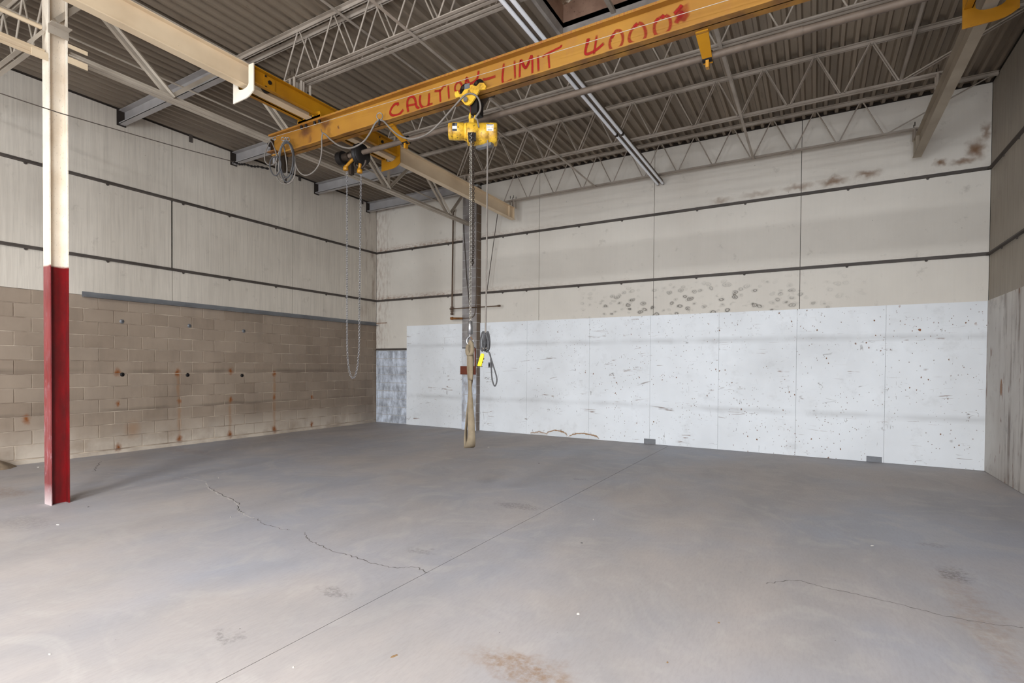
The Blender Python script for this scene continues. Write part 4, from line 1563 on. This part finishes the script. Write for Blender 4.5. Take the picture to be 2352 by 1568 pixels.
def rows_from(px, n=6):
    """px: (x, y, Y, half px width, twist angle)"""
    c = spline([onY(x, y, Y) for x, y, Y, hw, tw in px], n)
    out = []
    m = len(px) - 1
    for i, p in enumerate(c):
        f = i / n
        k = min(int(f), m - 1)
        f -= k
        hw = px[k][3] + (px[k + 1][3] - px[k][3]) * f
        tw = px[k][4] + (px[k + 1][4] - px[k][4]) * f
        d = AX * math.cos(tw) + TO * math.sin(tw)
        out.append((p, d * hw / 219))
    return out


sl_root = empty('lifting_sling', onY(1077, 1028, YB), 'worn tan webbing sling hanging from the hoist hook', 'sling')
ribbon(rows_from([(1081, 783, YB, 3.5, .1), (1077, 796, YB - .025, 5, .3), (1078, 812, YB - .03, 6, .2), (1078, 850, YB - .03, 5.5, .25), (1079, 878, YB - .02, 4.5, .5),
                  (1080, 900, YB - .025, 4.5, .3), (1081, 930, YB - .04, 6, .1), (1082, 965, YB - .05, 8, .15), (1083, 995, YB - .05, 8.5, .3), (1082, 1014, YB - .04, 10, .1), (1079, 1025, YB - .01, 12, -.2),
                  (1075, 1027, YB + .03, 10, -.5), (1070, 1015, YB + .06, 6, -.9), (1070, 990, YB + .055, 5, -1.1), (1073, 955, YB + .04, 4.5, -1.1), (1077, 920, YB + .02, 4, -.9),
                  (1080, 890, YB + .0, 4, -.6), (1083, 865, YB + .02, 4, -.4), (1084, 820, YB + .025, 4.5, -.2), (1083, 792, YB + .02, 3.5, 0), (1082, 783, YB, 3.5, .1)]), .006).build('strap', 'sling', sl_root)
ribbon(rows_from([(1074, 792, YB - .04, 3, .2), (1073, 806, YB - .05, 4.5, .3), (1078, 816, YB - .055, 6, .2), (1085, 806, YB - .05, 4.5, -.2), (1084, 790, YB - .03, 3.5, 0), (1080, 781, YB - .02, 3.5, 0)]), .006).build('choker_eye', 'sling', sl_root)
ribbon(rows_from([(1079, 814, YB - .04, 6.5, .2), (1080, 832, YB - .042, 6.3, .25), (1081, 872, YB - .04, 5.5, .6)]), .008).build('stitched_splice', 'sling', sl_root)

# ---- pendant control
pend = empty('pendant_control', onY(1104, 842, YB), 'bright yellow push-button pendant with its coiled grey cable', 'control pendant')
c0 = onY(1120, 322, YB - .02)
c1 = onY(1117, 660, YB)
c2 = onY(1115, 765, YB)
MB().tube(spline([c0, c0.lerp(c1, .5), c1, c2], 8), .0085, 8).build('pendant_cable', 'cable', pend)
for i, (dx, dz, ry) in enumerate(((0, 0, 0), (-.012, .004, .012), (.012, -.006, -.01), (.02, .004, .02), (-.02, -.002, -.018), (.006, -.01, .028), (-.007, .006, -.026))):
    ctr = (onY(1112, 765, YB) + onY(1116, 803, YB)) / 2 + Vector((dx, ry, dz))
    b = MB()
    pts = [ctr + AX * (.022 * math.cos(a) * (1 - .25 * math.sin(a))) + TO * ry * math.sin(a) + Vector((0, 0, .098 * math.sin(a))) for a in [2 * math.pi * k / 28 for k in range(28)]]
    b.tube(pts, .0065, 7, closed=True)
    b.build('cable_coil', 'cabledark', pend)
b = MB()
w0 = onY(1113, 801, YB)
for k in range(2):
    b.tube([w0 + AX * (.032 * math.cos(a)) + TO * (.034 * math.sin(a)) + Vector((0, 0, .008 * k + .004 * math.cos(a))) for a in [2 * math.pi * j / 16 for j in range(16)]], .0055, 6, closed=True)
b.build('tie_wrap', 'cable', pend)
b = MB()
b.tube(spline([onY(1118, 805, YB), onY(1124, 812, YB), onY(1133, 840, YB), onY(1141, 868, YB), onY(1139, 883, YB), onY(1135, 885, YB), onY(1130, 868, YB), onY(1128, 835, YB), onY(1126, 815, YB), onY(1121, 806, YB)], 8), .0072, 8)
b.build('cable_loop', 'cabledark', pend)
ht, hb_ = onY(1109, 812, YB), onY(1101, 841, YB)
hd = (hb_ - ht).normalized()
b = MB()
sd = hd.cross(TO).normalized()
sec = [(-.020, -.014), (-.016, -.019), (.016, -.019), (.020, -.014), (.020, .014), (.016, .019), (-.016, .019), (-.020, .014)]
vs = []
for t, sc in ((0, .55), (.012, .9), (.03, 1), (.10, 1.05), ((hb_ - ht).length, 1.05)):
    vs += [ht + hd * t + sd * (a * sc) + TO * (c_ * sc) for a, c_ in sec]
b.add(vs, [(8 * i + k, 8 * i + (k + 1) % 8, 8 * i + 8 + (k + 1) % 8, 8 * i + 8 + k) for i in range(4) for k in range(8)] + [tuple(range(7, -1, -1)), tuple(range(32, 40))])
hs = b.build('handset', 'pendant', pend)
MB().box(hb_ - Vector((.024, .022, .004)), hb_ + Vector((.024, .022, .003))).build('handset_end_cap', 'ink', hs)
for t in (.05, .085):
    MB().cyl(ht + hd * t - sd * .019, ht + hd * t - sd * .027, .009, 10).build('push_button', 'ink', hs)

# ---- festoon cable on its messenger wire along the bridge
fest = empty('festoon_cable', onY(640, 420, YB - .09), 'grey festoon cable looped and coiled on a wire along the crane beam', 'cable')
YC = YB - .10
wA, wB_ = onY(617, 318, YC), onY(1600, 22, YC)
wdir = wB_ - wA
MB().cyl(wA, Vector((11.6, YC, wA.z + (11.6 - wA.x) * wdir.z / wdir.x)), .0028, 6).build('messenger_wire', 'wirelight', fest)


def ring(px, py, r_, mat='zinc'):
    c = onY(px, py, YC)
    b_ = MB()
    b_.tube([c + AX * (r_ * math.cos(a)) + Vector((0, 0, r_ * 1.15 * math.sin(a))) for a in [2 * math.pi * k / 18 for k in range(18)]], .0055, 6, closed=True)
    b_.build('hanger_ring', mat, fest)


ring(872, 267, .034)
ring(630, 318, .018)
ring(650, 319, .020)
ring(657, 320, .020)
ring(662, 320, .02)
P = lambda pts: [onY(x, y, YC) for x, y in pts]
MB().tube(spline(P([(1100, 292), (1096, 275), (1092, 270), (1102, 255), (1103, 240), (1098, 225), (1089, 217), (1078, 215), (1064, 222), (1040, 248), (1010, 282), (985, 305), (962, 316), (940, 319), (915, 310), (895, 293), (882, 279), (872, 275)]), 6), .0095, 8).build('cable_span', 'cable', fest)
MB().tube(spline(P([(872, 275), (862, 283), (850, 305), (835, 325), (815, 337), (798, 340), (778, 334), (760, 321), (748, 309), (741, 305)]), 6), .0095, 8).build('cable_span', 'cable', fest)
MB().tube(spline(P([(741, 305), (739, 320), (739, 345), (735, 370), (726, 388), (712, 400), (698, 402), (686, 393), (679, 378), (677, 360)]), 6), .0085, 8).build('cable_span', 'cable', fest)
MB().tube(P([(737, 296), (740, 306)]), .004, 6).build('hanger_tie', 'zinc', fest)
MB().cyl(onY(872, 274, YC), onY(871, 287, YC), .012, 8).build('cable_clamp', 'black', fest)
for k, (x0, x1, y0, y1, dy) in enumerate(((635, 677, 322, 423, 0), (642, 676, 325, 418, .02), (641, 658, 328, 413, -.02), (643, 673, 328, 408, .04), (609, 634, 324, 379, .01), (620, 645, 360, 403, .03))):
    cx, cy, rx, rz = (x0 + x1) / 2, (y0 + y1) / 2, (x1 - x0) / 2, (y1 - y0) / 2
    b = MB()
    pts = []
    for j in range(32):
        a = 2 * math.pi * j / 32
        sq = 1 + .12 * math.cos(2 * a)
        pts.append(onY(cx + rx * math.cos(a) * (1 - .22 * math.sin(a)) + (2.5 if k % 2 else -2) * math.sin(2 * a), cy - rz * math.sin(a), YC - dy + .015 * math.sin(a + k)))
    b.tube(pts, .0085, 7, closed=True)
    b.build('cable_coil', 'cable' if k % 2 == 0 else 'cabledark', fest)

# ---- supply cable strung from the left to the crane
b = MB()
b.tube(spline([onX(x, y, 3.25) for x, y in ((-260, 125), (0, 214), (118, 253), (160, 266), (395, 334), (540, 372))], 8), .005, 7)
sc_ = b.build('supply_cable', 'wire', at=(3.25, -7, 3.9))
tag(sc_, 'thin dark power cable strung past the column to the crane end', 'cable')
MB().tube(spline([onX(x, y, 3.25) for x, y in ((536, 371), (550, 377), (562, 377), (580, 382), (596, 383), (618, 388))], 8), [.012 + .005 * math.sin(i * 1.7) for i in range(41)], 7).build('taped_splice', 'black', sc_)

# ---- fluorescent strip lights (unlit)
LX = 7.25
for i, (y0, y1, lab) in enumerate(((-2.44, -.06, 'unlit twin-tube strip light ending at the back wall'), (-4.88, -2.45, 'unlit twin-tube strip light half hidden behind the crane beam'),
                                   (-7.33, -4.89, 'unlit twin-tube strip light at the top edge above the crane beam'))):
    r = empty('strip_light', (LX, (y0 + y1) / 2, 4.9), lab, 'lamp', 'unlit fluorescent strip lights')
    MB().extrude([(-.05, .0), (.05, .0), (.04, .055), (-.04, .055)], (LX, y0, 4.885), (LX, y1, 4.885)).build('housing', 'fixture', r)
    for dx in (-.045, .045):
        MB().cyl((LX + dx, y0 + .03, 4.862), (LX + dx, y1 - .03, 4.862), .021, 12).build('lamp_tube', 'tube', r)
        for yy_ in (y0 + .004, y1 - .030):
            MB().box((LX + dx - .018, yy_, 4.845), (LX + dx + .018, yy_ + .026, 4.89)).build('lamp_holder', 'darksteel', r)

# ---- pipes and cables around the pier
p0, p1 = onY(1041, 487, -.10), onY(1038, 720, -.10)
hz = onY(1150, 703, -.10)
pp = empty('drop_pipe', (p1.x, -.1, p1.z), 'dark vertical drop pipe with a side branch left of the pier', 'pipe')
MB().cyl((p0.x, -.1, 5.02), (p1.x, -.1, p1.z), .018, 12).build('riser', 'pipe', pp)
MB().cyl((p1.x, -.1, p1.z - .03), (p1.x, -.1, p1.z + .02), .034, 12).build('end_cap', 'pipe', pp)
MB().cyl((p1.x, -.1, hz.z - .06), (p1.x, -.1, hz.z + .06), .034, 12).build('tee_fitting', 'pipe', pp)
MB().cyl((p1.x, -.17, hz.z), (hz.x, -.17, hz.z), .012, 10).build('branch_pipe', 'pipe', pp)
MB().cyl((p1.x, -.10, hz.z), (p1.x, -.175, hz.z), .016, 10).build('branch_elbow', 'pipe', pp)
MB().cyl((hz.x - .03, -.17, hz.z), (hz.x + .03, -.17, hz.z), .022, 10).build('branch_cap', 'pipe', pp)
MB().cyl((p0.x, -.1, 5.02), (p0.x + .02, -.1, 5.08), .03, 10).build('top_elbow', 'pipe', pp)
q0, q1 = onY(1093, 690, -.15), onY(1095, 500, -.15)
cd = empty('pier_conduit', (q0.x, -.15, 2.4), 'grey conduit down the face of the pier bending left to a rusty end', 'conduit')
e1, e2, e3 = onY(1082, 729, -.15), onY(1063, 731, -.15), onY(1038, 731, -.15)
MB().tube([(q1.x, -.15, 5.3), (q1.x, -.15, q0.z + .1), (q0.x, -.15, q0.z)] + spline([(q0.x, -.15, q0.z - .05), (q0.x - .03, -.15, e1.z + .08), (e1.x, -.15, e1.z), tuple(e2)], 6), .011, 8).build('conduit_run', 'shaft', cd)
MB().tube([e2, e3], [.022, .026], 10).build('rusty_end', 'rustpipe', cd)
MB().cyl(e3 - Vector((.03, 0, 0)), e3 + Vector((.03, 0, 0)), .034, 10).build('rusty_cap', 'rustpipe', cd)
b = MB()
b.tube([onY(1064, 515, -.16), onY(1072, 640, -.16), onY(1078, 700, -.16)], .009, 6)
tag(b.build('loose_cable', 'wire', at=onY(1078, 700, -.16)), 'dark loose cable slanting down the face of the pier', 'cable')
b = MB()
b.tube([onY(1143, 491, -.2), onY(1134, 555, -.2), onY(1118, 672, -.2)], .008, 6)
tag(b.build('loose_cable', 'wire', at=onY(1118, 672, -.2)), 'thin dark cable slanting from the runway end right of the pier', 'cable')
# notice box on the pier
t0_, t1_ = onY(1061, 800, -.145), onY(1090, 860, -.145)
bx = empty('pier_box', (t0_.x, -.14, t1_.z), 'rust-brown framed white board fixed to the pier', 'board')
MB().box((PX0 + .0, -.15, t1_.z + .15), (PX1 - .03, -.137, t0_.z)).build('white_panel', 'whiteboard', bx)
MB().box((PX0 - .03, -.16, t1_.z), (PX1 - .02, -.137, t1_.z + .19)).build('brown_board', 'brownboard', bx)
MB().box((PX1 - .05, -.155, t1_.z + .15), (PX1 - .02, -.137, t0_.z)).build('side_strip', 'brownboard', bx)
MB().box((PX0 + .02, -.16, t0_.z), (PX1 - .04, -.137, t0_.z + .02)).build('top_strip', 'ink', bx)

# ---- dark wall blocks showing in the two cut-outs at the foot of the white sheets
for x0, x1, z, lab in ((6.975, 7.205, .10, 'dark grey block showing in the left cut-out under the white sheets'), (10.495, 10.705, .09, 'dark grey block showing in the right cut-out under the white sheets')):
    b = MB().box((x0, .002, 0), (x1, .03, z))
    tag(b.build('foot_block', 'labelgrey', at=((x0 + x1) / 2, .015, 0)), lab, 'block')

# ---- dirt heap and litter on the floor
c = Vector((.12, -7.30, 0))
b = MB()
n, rings = 20, 6
vs = [(c.x, c.y, .13)]
for j in range(1, rings + 1):
    for k in range(n):
        a = 2 * math.pi * k / n
        rr = j / rings
        rad = rr * (1 + .18 * mnoise.noise(Vector((math.cos(a) * 1.5, math.sin(a) * 1.5, 2))))
        vs.append((max(.016, c.x + .18 * rad * math.cos(a)), c.y + .24 * rad * math.sin(a), max(.0, .13 * (1 - rr ** 1.5) + .012 * mnoise.noise(Vector((a * 3, rr * 5, 1))) * (1 - rr))))
fs = [(0, 1 + k, 1 + (k + 1) % n) for k in range(n)]
for j in range(rings - 1):
    fs += [(1 + j * n + k, 1 + (j + 1) * n + k, 1 + (j + 1) * n + (k + 1) % n, 1 + j * n + (k + 1) % n) for k in range(n)]
b.add(vs, fs, True)
tag(b.build('dirt_pile', 'dirt', at=(c.x, c.y, 0)), 'low heap of brown dirt against the left wall at the picture edge', 'dirt')


def litter(px, py, L, w, mat, ang):
    c_ = onZ(px, py, 0)
    b_ = MB()
    d = Vector((math.cos(ang), math.sin(ang), 0))
    nn = Vector((-d.y, d.x, 0))
    m = 6
    vs_ = []
    for i in range(m):
        t = (i / (m - 1) - .5) * L
        ww = w * (.55 + .45 * math.sin(math.pi * (i + .5) / m)) * random.uniform(.85, 1.1)
        hh = ww * random.uniform(.7, 1.0)
        base = c_ + d * t
        vs_ += [base - nn * ww, base + nn * ww, base + nn * ww * .6 + Vector((0, 0, hh)), base - nn * ww * .6 + Vector((0, 0, hh))]
    fs_ = []
    for i in range(m - 1):
        for k in range(4):
            l = (k + 1) % 4
            fs_.append((4 * i + k, 4 * i + l, 4 * i + 4 + l, 4 * i + 4 + k))
    fs_ += [(3, 2, 1, 0), (4 * m - 4, 4 * m - 3, 4 * m - 2, 4 * m - 1)]
    b_.add(vs_, fs_)
    return b_.build({'chip': 'stone_chip', 'woodchip': 'wood_splinter', 'ink': 'dark_pebble'}[mat], mat, at=(c_.x, c_.y, 0))


GR = 'small chips scattered on the floor'
spec = [(133, 1205, .035, .008, 'chip', 'bright white chip on the floor below the red column'), (88, 1073, .04, .012, 'chip', 'pale bolt-like bit on the floor left of the red column'),
        (502, 1097, .05, .008, 'chip', 'white stub on the floor between column and joint, near the long crack'), (530, 1187, .03, .006, 'chip', 'white speck lying in the bend of the long floor crack'),
        (1122, 1027, .05, .012, 'chip', 'white stub on the floor just right of the sling'), (1363, 1193, .02, .008, 'chip', 'white pebble on the floor right of the sawn joint'),
        (1328, 1410, .022, .010, 'chip', 'white pebble in the middle foreground of the floor'), (905, 1507, .045, .008, 'woodchip', 'brown splinter on the floor at bottom centre'),
        (2003, 1253, .03, .006, 'chip', 'white sliver on the floor toward the right wall'), (1651, 1430, .014, .006, 'woodchip', 'tiny tan bit on the floor in the right foreground'),
        (1533, 1521, .012, .006, 'woodchip', 'tiny tan bit on the floor at bottom right of centre'), (674, 1532, .014, .006, 'chip', 'white speck on the floor at bottom left beside the joint'),
        (730, 1249, .014, .006, 'chip', 'white speck on the short floor crack left of the joint'), (113 + 1, 1502, .02, .005, 'chip', 'white speck at the lower left of the floor'),
        (1238, 1064, .03, .008, 'ink', 'dark speck on the floor below the rusty sheet edge'), (1336, 1247, .02, .007, 'ink', 'dark speck on the floor right of centre'),
        (203, 1164, .02, .006, 'ink', 'dark speck on the floor at the foot of the red column')]
for px, py, L, w, mat, lab in spec:
    tag(litter(px, py, L * .8, w * .75, mat, random.uniform(0, 3)), lab, 'chip', GR)
